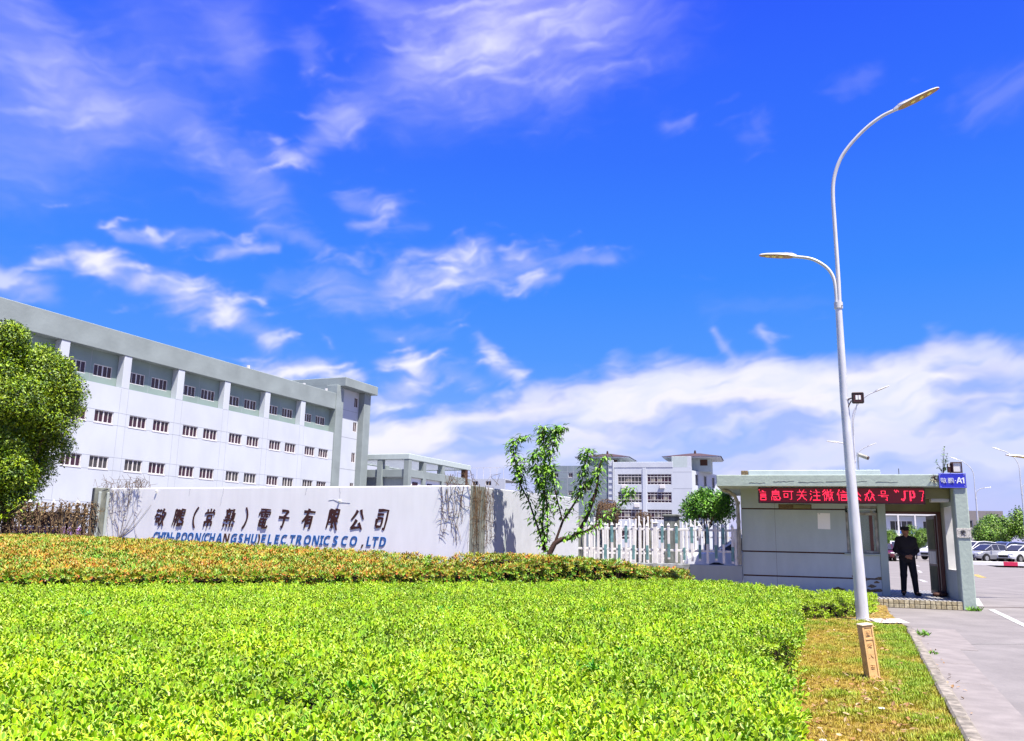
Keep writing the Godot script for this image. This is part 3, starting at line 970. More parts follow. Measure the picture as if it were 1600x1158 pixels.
# ---------------------------------------------------------------- characters as brush strokes on a 20 by 20 grid (letters a to u are 0 to 20, x then y downwards)
const STROKES := {
	"敬": "adld dbdf ibif dgak cikikrjs dldp dlhlhp dphp obmh nftf sfqmlt nipntt",
	"鹏": "bcbmat bcecet bheh bmem gcgmft gcjcjt ghjh gmjm obnd mdmm mdsdsi pfqh mltltsrt lprp",
	"鵬": "bcbmat bcecet bheh bmem gcgmft gcjcjt ghjh gmjm obmd mcml mcscsi mfsf misi mltl mltotssr mqlt oqot qqrs",
	"常": "kake ebge qboe cfch cfsfrh gigm gioiom gmom eoet eoqoqsps kmku",
	"熟": "fafc acmc dedh dejejh dhjh bjkj kjgl glgp amlm obokmp mfrfrnuo mipk cqbt hqit mqnt rqtt",
	"電": "cbsb kbkk bebh betesh egig eiii mgqg miqi eler elolor eoop eror kkkt ktstsr",
	"子": "dcpc pckh khks kthr ajtj",
	"有": "adtd iaghan gigt gipiptnt glpl gopo",
	"限": "bbbt bbgbeg eghkgndn jbqbqj jfqf jjqj jbjs jsmq mjootu rlom",
	"公": "hbgfbk mbofsk jkgpds dsqr nntt",
	"司": "cbrbrt rtos cfmf djdq djljlq dqlq",
	"信": "fabj ehet mbod hete jisi jlsl jojt josost jtst",
	"息": "kaic dcdm dcqcqm dfqf diqi dmqm cobs foftrtrq jolq rotq",
	"可": "actc pcps psns cgcn cgjgjn cnjn",
	"关": "fahd oamd cete ajtj kekjhobt kjnott",
	"注": "bbdd agci atdm lanc gete hlsl nent fttt",
	"微": "eaae feaj djdt gcgf gfmf jajf mcmf gimi hkhngs hklklsms paoe oeue seqmmt ohqntt",
	"众": "kaifbj kaofsj fiekbt glit pinnkt pltt",
	"号": "fbfg fbnbng fgng ajtj hjgm gmpmpsns",
	"“": "dahe iamc",
	"J": "ibibpb ibip ipfsbq",
	"P": "cbct cbibljiocl",
	"7": "bblb lbgt",
	"国": "bbbt bbsbst btst egog kgkq fkok eqpq mmno",
	"田": "cccr cccc ccqcqr crqr ckqk jcjr",
	"大": "afsf jajh jhgnat jhmnst",
	"土": "dfqf kakr aris arsr",
	"安": "kalc cdcg cdrdqg ajtj ihfncs lcgnrs",
}


func glyph(ch: String) -> Array:  # strokes as arrays of points in 0..1, y upwards
	var out := []
	for s in String(STROKES[ch]).split(" "):
		var pts := []
		for i in range(0, s.length() - 1, 2):
			pts.append(Vector2((s.unicode_at(i) - 97) / 20.0, 1.0 - (s.unicode_at(i + 1) - 97) / 20.0))
		out.append(pts)
	return out


func ribbon(pts: Array, w0: float, w1: float) -> PackedVector2Array:
	var l := PackedVector2Array()
	var r := PackedVector2Array()
	for i in pts.size():
		var d: Vector2 = (pts[mini(i + 1, pts.size() - 1)] - pts[maxi(i - 1, 0)]).normalized()
		var s := Vector2(-d.y, d.x) * lerpf(w0, w1, float(i) / maxf(1.0, pts.size() - 1.0)) * 0.5
		l.append(pts[i] + s)
		r.append(pts[i] - s)
	r.reverse()
	l.append_array(r)
	return l


func brush_glyph(ch: String, w: float, h: float, pen: float, z0: float, z1: float, slant := 0.0, rough := 0.0) -> MB:
	var b := MB.new()
	var k := 0
	for s in glyph(ch):
		var pts := []
		for i in s.size():  # curves: pull the middle of each long piece aside a little
			var q: Vector2 = s[i]
			if rough > 0.0:
				q += Vector2(rng.randf_range(-rough, rough), rng.randf_range(-rough, rough))
			var v := Vector2((q.x - 0.5) * w + (q.y - 0.5) * h * slant, q.y * h)
			if pts.size():
				var m: Vector2 = (pts[-1] + v) * 0.5
				var e: Vector2 = v - pts[-1]
				pts.append(m + Vector2(-e.y, e.x) * rough * 0.9)
			pts.append(v)
		var a := pen * (1.15 if rough > 0.0 else 1.0)
		var poly := ribbon(pts, a, pen * (0.62 if rough > 0.0 else 1.0))
		if Geometry2D.triangulate_polygon(poly).size() == 0:
			for i in pts.size() - 1:
				b.prism(ribbon([pts[i], pts[i + 1]], a, a * 0.8), z0, z1 + 0.0012 * k, false)
				k += 1
		else:
			b.prism(poly, z0, z1 + 0.0012 * k, false)
		k += 1
	return b


func letter_mesh(ch: String, size: float, depth: float, slant: float, bold := true) -> ArrayMesh:
	var f := SystemFont.new()
	f.font_names = PackedStringArray(["Droid Sans"])
	f.font_weight = 700 if bold else 400
	var t := TextMesh.new()
	t.text = ch
	t.font = f
	t.font_size = 64
	t.pixel_size = size / 64.0
	t.depth = depth
	t.curve_step = 1.5
	t.horizontal_alignment = HORIZONTAL_ALIGNMENT_CENTER
	var a := t.get_mesh_arrays()
	var v: PackedVector3Array = a[Mesh.ARRAY_VERTEX]
	for i in v.size():
		v[i].x += v[i].y * slant
	a[Mesh.ARRAY_VERTEX] = v
	var m := ArrayMesh.new()
	m.add_surface_from_arrays(Mesh.PRIMITIVE_TRIANGLES, a)
	return m


# ---------------------------------------------------------------- the name wall
func make_sign_wall() -> void:
	var o := thing("name_wall", "long pale lavender plaster wall carrying the company name in maroon and blue letters", "wall", Vector3(-0.878, 0, -19.24), 25.0)
	var w := MB.new()
	w.span(-11.59, 0, 0, 2.612, -0.38, 0, 0.02)
	part("wall_panel", w, M.white_wall, o)
	# raised maroon brush characters: px of each along the wall
	var line := [["敬", -9.55, 0.50], ["鵬", -8.55, 0.50], ["(", -7.63, 0.0], ["常", -6.95, 0.50], ["熟", -6.05, 0.48], [")", -5.32, 0.0], ["電", -4.60, 0.50], ["子", -3.98, 0.44], ["有", -3.13, 0.46], ["限", -2.30, 0.46], ["公", -1.50, 0.50], ["司", -0.72, 0.46]]
	var names := line.size()
	for i in names:
		var ch: String = line[i][0]
		var x: float = name_x(i)
		var y0 := 1.565
		if ch == "(" or ch == ")":
			var pts := []
			for k in 7:
				var a := -1.0 + k / 3.0
				var bow := (1.0 - a * a) * 0.10
				pts.append(Vector2(x + (0.05 - bow if ch == "(" else bow - 0.05) + a * 0.05, 1.82 + a * 0.27))
			var b := MB.new()
			b.prism(ribbon(pts, 0.045, 0.045), 0.0, 0.014, false)
			part("character", b, M.maroon, o)
		else:
			var b := brush_glyph(ch, line[i][2] * 0.78, 0.50, 0.048 if ch in ["敬", "鵬", "熟", "電", "常"] else 0.066, 0.001, 0.009, 0.24, 0.02)
			part("character", b, M.maroon, o, Vector3(x, y0, 0))
	# blue capitals below, several with the paint gone
	var txt := "CHIN-POON(CHANGSHU)ELECTRONICS CO ,LTD"
	var meshes := {}
	for i in txt.length():
		var ch := txt.substr(i, 1)
		if ch == " ":
			continue
		if not meshes.has(ch):
			meshes[ch] = letter_mesh(ch, 0.315, 0.010, 0.18)
		var worn: bool = ch in [".", ","] or (ch == "N" and i == 13) or ch == ")" 
		part("letter", meshes[ch], M.rust if worn else M.blue_letter, o, Vector3(letter_x(i), 1.30, 0.006))
	# cracks, small lamp sockets with their wires
	for q in [[-7.35, 2.6, -7.43, 2.12], [-8.55, 2.6, -8.56, 2.38], [-4.62, 2.6, -4.68, 2.4], [-3.62, 2.6, -3.61, 2.3]]:
		var c := MB.new()
		var pts := []
		for k in 7:
			var f := k / 6.0
			pts.append(Vector3(lerpf(q[0], q[2], f) + rng.randf_range(-0.015, 0.015), lerpf(q[1], q[3], f), 0.001))
		c.tube(pts, 0.005, 0.003, 5)
		part("crack", c, M.joint, o)
	for q in [[-9.75, 2.52], [-3.61, 2.26]]:
		var c := MB.new()
		c.ball(Vector3(q[0], q[1], 0.03), Vector3(0.026, 0.036, 0.02))
		part("lamp_socket", c, M.white_paint, o)
	var wire := MB.new()
	wire.tube([Vector3(-3.95, 2.27, 0.003), Vector3(-3.8, 2.29, 0.003), Vector3(-3.62, 2.25, 0.01), Vector3(-3.48, 2.22, 0.003), Vector3(-3.3, 2.21, 0.003)], 0.004, 0.004, 5)
	part("wire", wire, M.joint, o)
	# grey pier that turns forward at the left end
	var lw := thing("corner_pier", "stained grey concrete pier with dead creeper at the left end of the name wall", "wall", Vector3(-11.382, 0, -24.138), -38.0)
	blk("pier", -0.40, -0.005, 0, 2.615, -0.3, 0.0, M.dirty_grey, lw, 0.015)
	blk("rib", -0.30, -0.22, 0, 2.5, 0.0, 0.05, M.grey_wall, lw, 0.012)
	blk("rib", -0.08, -0.0, 0, 2.5, 0.0, 0.04, M.grey_wall, lw, 0.012)
	# return wall on the right
	var rw := thing("return_wall", "plain pale plaster wall running back from the right end of the name wall, behind the sparse tree", "wall", Vector3(-0.878, 0, -19.24), -60.0)
	blk("end_pier", 0.003, 0.66, 0, 2.613, -0.3, 0.0, M.dirty_grey, rw, 0.012)
	blk("wall_panel", 0.662, 5.74, 0, 2.60, -0.3, -0.012, M.dimmed_wall, rw, 0.012)
	blk("wall_pier", 5.745, 6.05, 0, 2.1, -0.34, 0.03, M.dirty_grey, rw, 0.012)
	var spike := MB.new()  # weathered grey stain shaped like a spear at the wall foot
	spike.prism(PackedVector2Array([Vector2(1.52, 0.9), Vector2(1.72, 0.9), Vector2(1.63, 1.45), Vector2(1.58, 1.62), Vector2(1.55, 1.4)]), -0.012, -0.008, false)
	part("stain", spike, M.grey_wall, rw)
	# dead creepers
	var v1 := thing("dead_creeper", "dry brown creeper hanging over the right corner of the name wall", "plant", Vector3(-0.878, 0, -19.24), 25.0)
	creeper(v1, -0.85, 0.05, 2.66, 1.55, 0.006, 16, M.vine)
	var v3 := thing("dead_creeper", "dry creeper strands hanging down the grey end pier of the return wall", "plant", Vector3(-0.878, 0, -19.24), -60.0)
	creeper(v3, 0.05, 0.95, 2.66, 1.85, 0.012, 34, M.vine)
	var tuft := MB.new()
	for k in 22:
		var a := Vector3(rng.randf_range(-0.75, 0.75), 2.6, rng.randf_range(-0.2, 0.1))
		tuft.tube([a, a + Vector3(rng.randf_range(-0.2, 0.2), rng.randf_range(0.05, 0.35), rng.randf_range(-0.1, 0.1)), a + Vector3(rng.randf_range(-0.45, 0.45), rng.randf_range(-0.05, 0.4), 0.1)], 0.006, 0.003, 4, false)
	part("twigs", tuft, M.vine, v1)
	var v2 := thing("dead_creeper", "dry creeper with a few leaves spilling over the left corner of the name wall", "plant", Vector3(-11.382, 0, -24.138), 25.0)
	creeper(v2, -0.25, 1.1, 2.66, 1.5, 0.012, 24, M.vine_pale)
	var tuft2 := MB.new()
	for k in 60:
		var a := Vector3(rng.randf_range(-0.4, 1.3), 2.6, rng.randf_range(-0.3, 0.1))
		tuft2.tube([a, a + Vector3(rng.randf_range(-0.15, 0.2), rng.randf_range(0.05, 0.3), 0.0), a + Vector3(rng.randf_range(-0.3, 0.4), rng.randf_range(0.0, 0.4), 0.12)], 0.007, 0.004, 4, false)
	for k in 5:
		tuft2.tube([Vector3(0.55, 1.2, 0.01), Vector3(0.5 + k * 0.15, 1.55, 0.015), Vector3(0.35 + k * 0.33, 1.75 + 0.1 * k, 0.012)], 0.009, 0.003, 4, false)
	part("twigs", tuft2, M.vine, v2)


func name_x(i: int) -> float:  # centres along the wall, metres from its right corner
	return [-9.53, -8.84, -8.27, -7.77, -7.06, -6.53, -5.93, -5.28, -4.52, -3.76, -3.06, -2.37][i]


func letter_x(i: int) -> float:
	return [-9.64, -9.46, -9.31, -9.14, -8.99, -8.82, -8.59, -8.37, -8.11, -7.92, -7.8, -7.61, -7.36, -7.13, -6.87, -6.64, -6.42, -6.2, -6.05, -5.9, -5.69, -5.47, -5.25, -4.98, -4.78, -4.51, -4.26, -4.08, -3.93, -3.67, 0.0, -3.41, -3.14, 0.0, -2.86, -2.7, -2.52, -2.31][i]


func creeper(parent: Node3D, x0: float, x1: float, top: float, longest: float, z: float, strands: int, m: Material) -> void:
	var b := MB.new()
	for k in strands:
		var x := rng.randf_range(x0, x1)
		var y := top - rng.randf_range(0.0, 0.15)
		var ln := longest * rng.randf_range(0.35, 1.0)
		var pts := []
		var zz := z
		var steps := 10
		var drift := rng.randf_range(-0.03, 0.03)
		for s in steps:
			pts.append(Vector3(x, y, zz + 0.012 * rng.randf()))
			x += drift + rng.randf_range(-0.05, 0.05)
			y -= ln / steps
		b.tube(pts, rng.randf_range(0.003, 0.007), 0.0025, 4, false)
		for s in range(2, steps, 2):
			var a: Vector3 = pts[s]
			var e := Vector3(rng.randf_range(-0.2, 0.2), rng.randf_range(-0.15, 0.08), rng.randf_range(0.0, 0.015))
			b.tube([a, a + e * 0.5 + Vector3(0, 0.02, 0), a + e], 0.004, 0.002, 3, false)
	part("creeper_stems", b, m, parent)


# ---------------------------------------------------------------- guardhouse: local x along its front to the right, z towards the viewer
const GATE := Vector3(10.601, 0, -20.159)
const GATE_DEG := 17.4


func gate(x: float, y: float, z: float) -> Vector3:
	return Transform3D(Basis(Vector3.UP, -deg_to_rad(GATE_DEG)), GATE) * Vector3(x, y, z)


func make_guardhouse() -> void:
	var o := thing("guardhouse", "low grey-green gate guardhouse with flat roof, open porch and tiled step, right of the hedges", "guardhouse", GATE, GATE_DEG)
	var zf := -1.3
	# rendered wall in bands with open grooves between them, on a dark backing
	var hole := Rect2(-2.35, 1.243, 0.77, 1.19)
	var back := MB.new()
	back.wall(-4.96, -1.40, 0.0, 2.86, zf - 0.02, zf - 0.22, [hole])
	part("wall_core", back, M.rust, o)
	var bands := [[0.0, 0.582], [0.620, 1.205], [1.243, 2.325], [2.361, 2.86]]
	for q in bands:
		for h in [[-4.97, -4.105], [-4.100, -1.575]]:
			var m := MB.new()
			var hs := [hole] if (h[1] > -2.0 and q[1] > 1.24 and q[0] < 2.4) else []
			m.wall(h[0], h[1], q[0], q[1], zf, zf - 0.03, hs)
			part("wall_panel", m, M.guard_wall, o)
	blk("wall_panel", -2.3, -1.6, 2.324, 2.362, zf - 0.03, zf - 0.001, M.guard_wall, o)
	blk("side_wall", -4.96, -4.74, 0, 2.86, -4.6, zf - 0.221, M.guard_wall, o)
	blk("rear_wall", -4.739, -1.40, 0, 2.86, -4.6, -4.4, M.guard_wall, o)
	var ew := MB.new()
	ew.span(-1.62, -1.40, 0, 2.86, -4.399, zf - 0.221)
	part("porch_wall", ew, M.guard_wall, o)
	blk("jamb_pilaster", -1.572, -1.385, 0.0, 2.86, zf - 0.2, zf + 0.035, M.guard_trim, o, 0.01)
	# window by the porch
	var wf := MB.new()
	for e in [[-2.35, -1.58, 1.235, 1.30], [-2.35, -1.58, 2.20, 2.27], [-2.35, -1.58, 2.375, 2.435], [-2.35, -2.29, 1.30, 2.20], [-1.645, -1.58, 1.30, 2.20], [-1.74, -1.68, 2.27, 2.375]]:
		wf.span(e[0], e[1], e[2], e[3], zf - 0.10, zf - 0.03, 0.006)
	var win := part("window", wf, M.pipe, o)
	var gm := StandardMaterial3D.new()
	gm.albedo_color = Color(0.75, 0.85, 0.75, 0.22)
	gm.transparency = BaseMaterial3D.TRANSPARENCY_ALPHA
	gm.roughness = 0.05
	blk("pane", -2.30, -1.63, 1.295, 2.205, zf - 0.075, zf - 0.067, gm, win)
	blk("pane", -2.30, -1.63, 2.265, 2.38, zf - 0.075, zf - 0.067, gm, win)
	blk("sash", -1.78, -1.70, 1.30, 2.20, zf - 0.095, zf - 0.055, M.door_wood, win)
	blk("window_sill", -2.42, -1.574, 1.19, 1.233, zf - 0.02, zf + 0.06, M.guard_trim, o, 0.008)
	# ventilation recess under the board
	blk("vent_box", -4.0, -3.17, 2.352, 2.47, zf - 0.02, zf + 0.012, M.peel, o, 0.01)
	blk("vent_plate", -3.63, -3.2, 2.365, 2.45, zf + 0.013, zf + 0.03, M.olive, o, 0.005)
	# bare patches where the render has come off
	for q in [[-2.63, 0.30, 0.11], [-2.02, 0.58, 0.10], [-1.86, 0.30, 0.09], [-1.62, 0.62, 0.07], [-1.66, 0.32, 0.08], [-1.80, 0.42, 0.07], [-2.2, 0.66, 0.06], [-1.7, 0.52, 0.05]]:
		var pb := MB.new()
		var pl := PackedVector2Array()
		for k in 13:
			var a := TAU * k / 13.0
			pl.append(Vector2(q[0] + cos(a) * q[2] * rng.randf_range(0.6, 1.35) * 1.35, q[1] + sin(a) * q[2] * rng.randf_range(0.4, 1.0) * 0.8))
		pb.prism(pl, zf - 0.001, zf + 0.003, false)
		part("bare_patch", pb, M.peel, o)
	blk("stain", -2.655, -2.63, 0.0, 0.26, zf + 0.0005, zf + 0.0025, M.peel, o)
	# roof
	blk("roof_slab", -5.51, 0.30, 2.86, 3.15, -4.9, 0.0, M.guard_trim, o, 0.012)
	blk("roof_parapet", -4.72, -1.55, 3.15, 3.292, -4.4, -0.32, M.guard_wall, o, 0.012)
	blk("parapet_end", -4.90, -4.73, 3.15, 3.285, -4.4, -0.32, M.peel, o, 0.012)
	var crk := MB.new()
	for q in [[-4.7, -4.3, 2.955], [-4.1, -3.6, 2.985], [-3.5, -2.9, 2.97], [-2.85, -1.9, 2.985], [-1.7, -1.2, 2.965]]:
		var pts := []
		for k in 9:
			pts.append(Vector3(lerpf(q[0], q[1], k / 8.0), q[2] + rng.randf_range(-0.012, 0.012), 0.001))
		crk.tube(pts, 0.007, 0.004, 5)
	part("crack", crk, M.dirty_grey, o)
	blk("roof_rod", -1.075, -1.06, 3.15, 3.36, -0.8, -0.785, M.dark, o)
	blk("porch_beam", -1.384, -0.002, 2.60, 2.858, -0.80, -0.48, M.olive, o, 0.01)
	blk("beam_end", -0.42, -0.02, 2.52, 2.599, -0.78, -0.50, M.plaster, o, 0.01)
	# right pillar with the porch's side wall and its opening
	blk("pillar", 0.0, 0.295, 0.0, 2.858, -0.46, -0.005, M.guard_trim, o, 0.02)
	var sw := MB.new()
	sw.x = Transform3D(Basis(Vector3.UP, -PI / 2), Vector3(0.01, 0, -0.461))
	# in the turned frame x runs back from the pillar
	sw.x = Transform3D(Basis(Vector3(0, 0, -1), Vector3(0, 1, 0), Vector3(-1, 0, 0)).orthonormalized(), Vector3(0.01, 0, -0.461))
	side_wall_panel(o)
	# back of the porch: lintel and a brown door frame with the door swung outwards
	blk("lintel", -1.399, 0.0, 2.33, 2.858, -2.10, -1.92, M.olive, o)
	blk("door_frame_head", -1.399, 0.0, 2.265, 2.328, -2.09, -1.90, M.door_wood, o, 0.008)
	blk("door_frame_jamb", -0.095, -0.002, 0.2, 2.264, -2.09, -1.90, M.door_wood, o, 0.008)
	var door := MB.new()
	door.span(0, 0.86, 0.0, 2.03, -0.022, 0.022, 0.006)
	var dn := part("door", door, M.door_wood, o, Vector3(-0.10, 0.215, -2.11))
	dn.rotation.y = deg_to_rad(95)
	blk("door_panel", 0.1, 0.76, 1.15, 1.93, -0.034, -0.023, M.olive, dn, 0.004)
	blk("door_panel", 0.1, 0.76, 0.10, 0.72, -0.034, -0.023, M.olive, dn, 0.004)
	blk("door_glass", 0.1, 0.76, 0.78, 1.10, -0.032, -0.023, M.steel, dn, 0.003)
	# tiled step: deck strips that run back, two rows of tiles in front
	blk("step_body", -3.62, 0.0, 0.0, 0.188, -1.28, -0.013, M.grout, o)
	blk("step_body", -1.40, 0.0, 0.0, 0.188, -4.6, -1.281, M.grout, o)
	var strip := MB.new()
	strip.span(0.016, 0.082, 0.189, 0.201, -4.58, -0.012, 0.003)
	var sm := strip.mesh()
	for k in 14:
		part("floor_strip", sm, M.deck, o, Vector3(-1.385 + k * 0.0985, 0.0, 0.0))
	var short := MB.new()
	short.span(0.016, 0.082, 0.189, 0.201, -1.25, -0.012, 0.003)
	var ss := short.mesh()
	for k in 22:
		part("floor_strip", ss, M.deck, o, Vector3(-1.385 - (k + 1) * 0.0985, 0.0, 0.0))
	var tile := MB.new()
	tile.span(0.006, 0.106, 0.004, 0.088, -0.012, 0.0, 0.003)
	var tm := tile.mesh()
	for k in 32:
		for r in 2:
			part("step_tile", tm, M.tile if rng.randf() < 0.75 else M.tile_dark, o, Vector3(-0.116 - k * 0.1135, 0.006 + r * 0.0965, rng.randf_range(-0.002, 0.001)))
	# rain pipe at the left corner
	var rp := MB.new()
	rp.tube([Vector3(-5.45, 2.84, -1.05), Vector3(-5.28, 2.80, -1.12), Vector3(-5.12, 2.68, -1.2), Vector3(-5.05, 2.5, -1.22), Vector3(-5.04, 1.9, -1.22), Vector3(-5.03, 0.86, -1.22)], 0.05, 0.05, 12)
	part("rain_pipe", rp, M.pipe, o)
	for y in [1.95, 1.0, 2.45]:
		var rc := MB.new()
		rc.tube([Vector3(-5.043, y, -1.22), Vector3(-5.041, y + 0.08, -1.22)], 0.06, 0.06, 12)
		part("pipe_collar", rc, M.pipe, o)
	# things on the guardhouse
	make_board()
	make_gate_signs()


func side_wall_panel(o: Node3D) -> void:
	# wall x 0.01..0.27, from z -0.46 back to -2.0, opening y 0.86..2.42
	blk("side_wall_low", 0.01, 0.27, 0.0, 0.86, -2.2, -0.461, M.guard_wall, o)
	blk("side_wall_high", 0.01, 0.27, 2.42, 2.858, -2.2, -0.461, M.guard_wall, o)
	blk("side_wall_end", 0.01, 0.27, 0.861, 2.419, -2.2, -1.45, M.plaster, o)
	blk("opening_sill", 0.0, 0.29, 0.862, 0.90, -1.449, -0.462, M.plaster, o, 0.006)


func make_board() -> void:
	# red dot-matrix board under the eave; it shows part of a running line
	var cols := 216
	var rows := 20
	var dot := 9
	var im := Image.create(cols * dot, rows * dot, false, Image.FORMAT_RGB8)
	im.fill(Color(0.15, 0.012, 0.025))
	var lit := {}
	var text := ["信", "息", "可", "关", "注", "微", "信", "公", "众", "号", "“", "J", "P", "7"]
	var starts := [-4, 16, 33, 51, 69, 86, 104, 122, 140, 158, 177, 186, 197, 209]
	for n in text.size():
		var ch: String = text[n]
		var w := 15
		var x0: int = starts[n]
		if n > 9:
			w = 11
		for s in glyph(ch):
			for i in s.size() - 1:
				var a: Vector2 = s[i]
				var b: Vector2 = s[i + 1]
				for k in 41:
					var q := a.lerp(b, k / 40.0)
					var px := x0 + int(round(q.x * (w - 1) * (1.15 if w == 11 else 1.0)))
					var py := 2 + int(round((1.0 - q.y) * 15.0))
					if px >= 0 and px < cols and py < rows:
						lit[Vector2i(px, py)] = true
						if ch in ["J", "P"] and px + 1 < cols:
							lit[Vector2i(px + 1, py)] = true
	for q in lit:
		var bright := 1.0 if q.y % 2 == 0 else 0.72
		for yy in dot:
			for xx in dot:
				var r := Vector2(xx - dot / 2.0 + 0.5, yy - dot / 2.0 + 0.5).length() / (dot * 0.5)
				if r < 0.98:
					im.set_pixel(q.x * dot + xx, q.y * dot + yy, Color(1.0, 0.16, 0.30) * bright)
	var tex := ImageTexture.create_from_image(im)
	var o := thing("led_board", "long dark red dot-matrix board with glowing red Chinese text, under the guardhouse eave", "LED sign", gate(-2.545, 2.45, -0.2), GATE_DEG)
	blk("housing", -1.945, 1.945, 0.0, 0.395, -0.13, -0.004, M.black, o, 0.012)
	var bz := MB.new()
	for e in [[-1.945, 1.945, 0.0, 0.018], [-1.945, 1.945, 0.377, 0.395], [-1.945, -1.927, 0.018, 0.377], [1.927, 1.945, 0.018, 0.377]]:
		bz.span(e[0], e[1], e[2], e[3], -0.0035, 0.012)
	part("bezel", bz, plain(0.02, 0.004, 0.005, 0.5), o)
	var sc := MB.new()
	var c := [Vector3(-1.926, 0.019, 0), Vector3(1.926, 0.019, 0), Vector3(1.926, 0.376, 0), Vector3(-1.926, 0.376, 0)]
	var uv := [Vector2(0, 1), Vector2(1, 1), Vector2(1, 0), Vector2(0, 0)]
	for k in [0, 2, 1, 0, 3, 2]:
		sc.p(c[k], Vector3.BACK, uv[k])
	var m := StandardMaterial3D.new()
	m.albedo_color = Color(0.12, 0.015, 0.02)
	m.roughness = 0.6
	m.emission_enabled = true
	m.emission = Color(1, 1, 1)
	m.emission_operator = BaseMaterial3D.EMISSION_OP_MULTIPLY
	m.emission_texture = tex
	m.emission_energy_multiplier = 1.5
	part("screen", sc, m, o)
	for q in [-1.6, 0.0, 1.6]:
		blk("hanger", q, q + 0.04, 0.394, 0.41, -0.10, -0.06, M.dark, o)


func make_gate_signs() -> void:
	# blue plate at the roof corner
	var o := thing("gate_number_sign", "blue metal plate reading A1 after two white characters, at the roof corner above the pillar", "sign", gate(-0.01, 2.825, 0.0), GATE_DEG)
	blk("plate", -0.295, 0.295, 0.0, 0.35, 0.012, 0.03, M.sign_blue, o, 0.006)
	var fr := MB.new()
	for e in [[-0.285, 0.285, 0.008, 0.02], [-0.285, 0.285, 0.33, 0.342], [-0.285, -0.273, 0.02, 0.33], [0.273, 0.285, 0.02, 0.33]]:
		fr.span(e[0], e[1], e[2], e[3], 0.0305, 0.0335)
	part("border", fr, plain(0.12, 0.14, 0.62, 0.4), o)
	var k1 := brush_glyph("敬", 0.13, 0.14, 0.009, 0.0302, 0.0325)
	part("character", k1, M.sign_white, o, Vector3(-0.195, 0.11, 0))
	var k2 := brush_glyph("鹏", 0.13, 0.14, 0.009, 0.0302, 0.0325)
	part("character", k2, M.sign_white, o, Vector3(-0.035, 0.11, 0))
	blk("dot", 0.052, 0.07, 0.168, 0.186, 0.0302, 0.033, M.sign_white, o)
	part("letter", letter_mesh("A", 0.19, 0.004, 0.0), M.sign_white, o, Vector3(0.145, 0.178, 0.0325))
	part("letter", letter_mesh("1", 0.19, 0.004, 0.0), M.sign_white, o, Vector3(0.23, 0.178, 0.0325))
	for e in [[-0.26, 0.31], [0.26, 0.31], [-0.26, 0.04], [0.26, 0.04]]:
		var r := MB.new()
		r.ball(Vector3(e[0], e[1], 0.031), Vector3(0.008, 0.008, 0.005), 8, 4)
		part("rivet", r, M.steel, o)
	# small stone plate on the pillar
	var s := thing("stone_nameplate", "small pale stone plate with a dark square character on the guardhouse pillar", "sign", gate(0.14, 1.66, -0.003), GATE_DEG)
	blk("plate", -0.15, 0.155, 0.0, 0.225, 0.0, 0.016, surf(0.75, 0.72, 0.66, 0.7, "worn", Vector3(4, 4, 4)), s, 0.004)
	part("character", brush_glyph("安", 0.12, 0.13, 0.021, 0.0165, 0.0185, 0.0, 0.01), M.dark, s, Vector3(-0.005, 0.05, 0))
	for e in [[-0.12, 0.19], [0.12, 0.19], [-0.12, 0.03], [0.12, 0.03]]:
		var r := MB.new()
		r.ball(Vector3(e[0], e[1], 0.017), Vector3(0.009, 0.009, 0.006), 8, 4)
		part("screw", r, M.steel, s)
	# notice pinned to the wall
	var n := thing("paper_notice", "blank white paper notice pinned to the grey guardhouse wall under the LED board", "notice", gate(-2.885, 1.83, -1.297), GATE_DEG)
	var sheet := MB.new()
	var pts := []
	for i in 5:
		for j in 5:
			pts.append(Vector3(-0.155 + 0.31 * i / 4.0, 0.415 * j / 4.0, 0.004 + 0.006 * sin(i * 1.3 + j * 0.9) * (1.0 - j / 5.0)))
	for i in 4:
		for j in 4:
			sheet.quad(pts[i * 5 + j], pts[(i + 1) * 5 + j], pts[(i + 1) * 5 + j + 1], pts[i * 5 + j + 1])
	part("sheet", sheet, M.paper, n)
	blk("corner_mark", -0.13, -0.09, 0.385, 0.397, 0.0105, 0.012, M.dark, n)
	n.rotation.z = deg_to_rad(-1.5)
	# square floodlight on the roof over the plate
	var f := thing("roof_floodlight", "square floodlight with pale glass on the guardhouse roof above the blue plate", "floodlight", gate(0.10, 3.15, -0.12), GATE_DEG)
	var fb := MB.new()
	fb.span(-0.10, 0.14, 0.05, 0.30, -0.10, 0.0, 0.02)
	part("housing", fb, M.flood, f)
	blk("glass", -0.045, 0.13, 0.07, 0.285, 0.001, 0.012, M.flood_glass, f, 0.004)
	var fr2 := MB.new()
	for e in [[-0.10, 0.145, 0.05, 0.066], [-0.10, 0.145, 0.289, 0.305], [-0.06, -0.046, 0.066, 0.289], [0.131, 0.145, 0.066, 0.289]]:
		fr2.span(e[0], e[1], e[2], e[3], 0.0, 0.035)
	part("rim", fr2, M.flood, f)
	blk("lamp_box", -0.17, -0.10, 0.06, 0.27, -0.08, 0.01, M.flood, f, 0.012)
	blk("lens", -0.155, -0.115, 0.19, 0.255, 0.011, 0.016, M.flood_glass, f)
	blk("bracket", -0.12, 0.15, 0.0, 0.03, -0.09, -0.03, M.dark, f, 0.005)
	blk("bracket_arm", -0.115, -0.1, 0.03, 0.16, -0.07, -0.04, M.dark, f)
	blk("bracket_arm", 0.141, 0.156, 0.03, 0.16, -0.07, -0.04, M.dark, f)
	# weeds rooted in the roof edge
	var wd := thing("roof_weed", "leafy weed growing from the guardhouse roof edge beside the floodlight", "plant", gate(-0.18, 3.15, -0.12), GATE_DEG)
	var st := MB.new()
	var lf := MB.new()
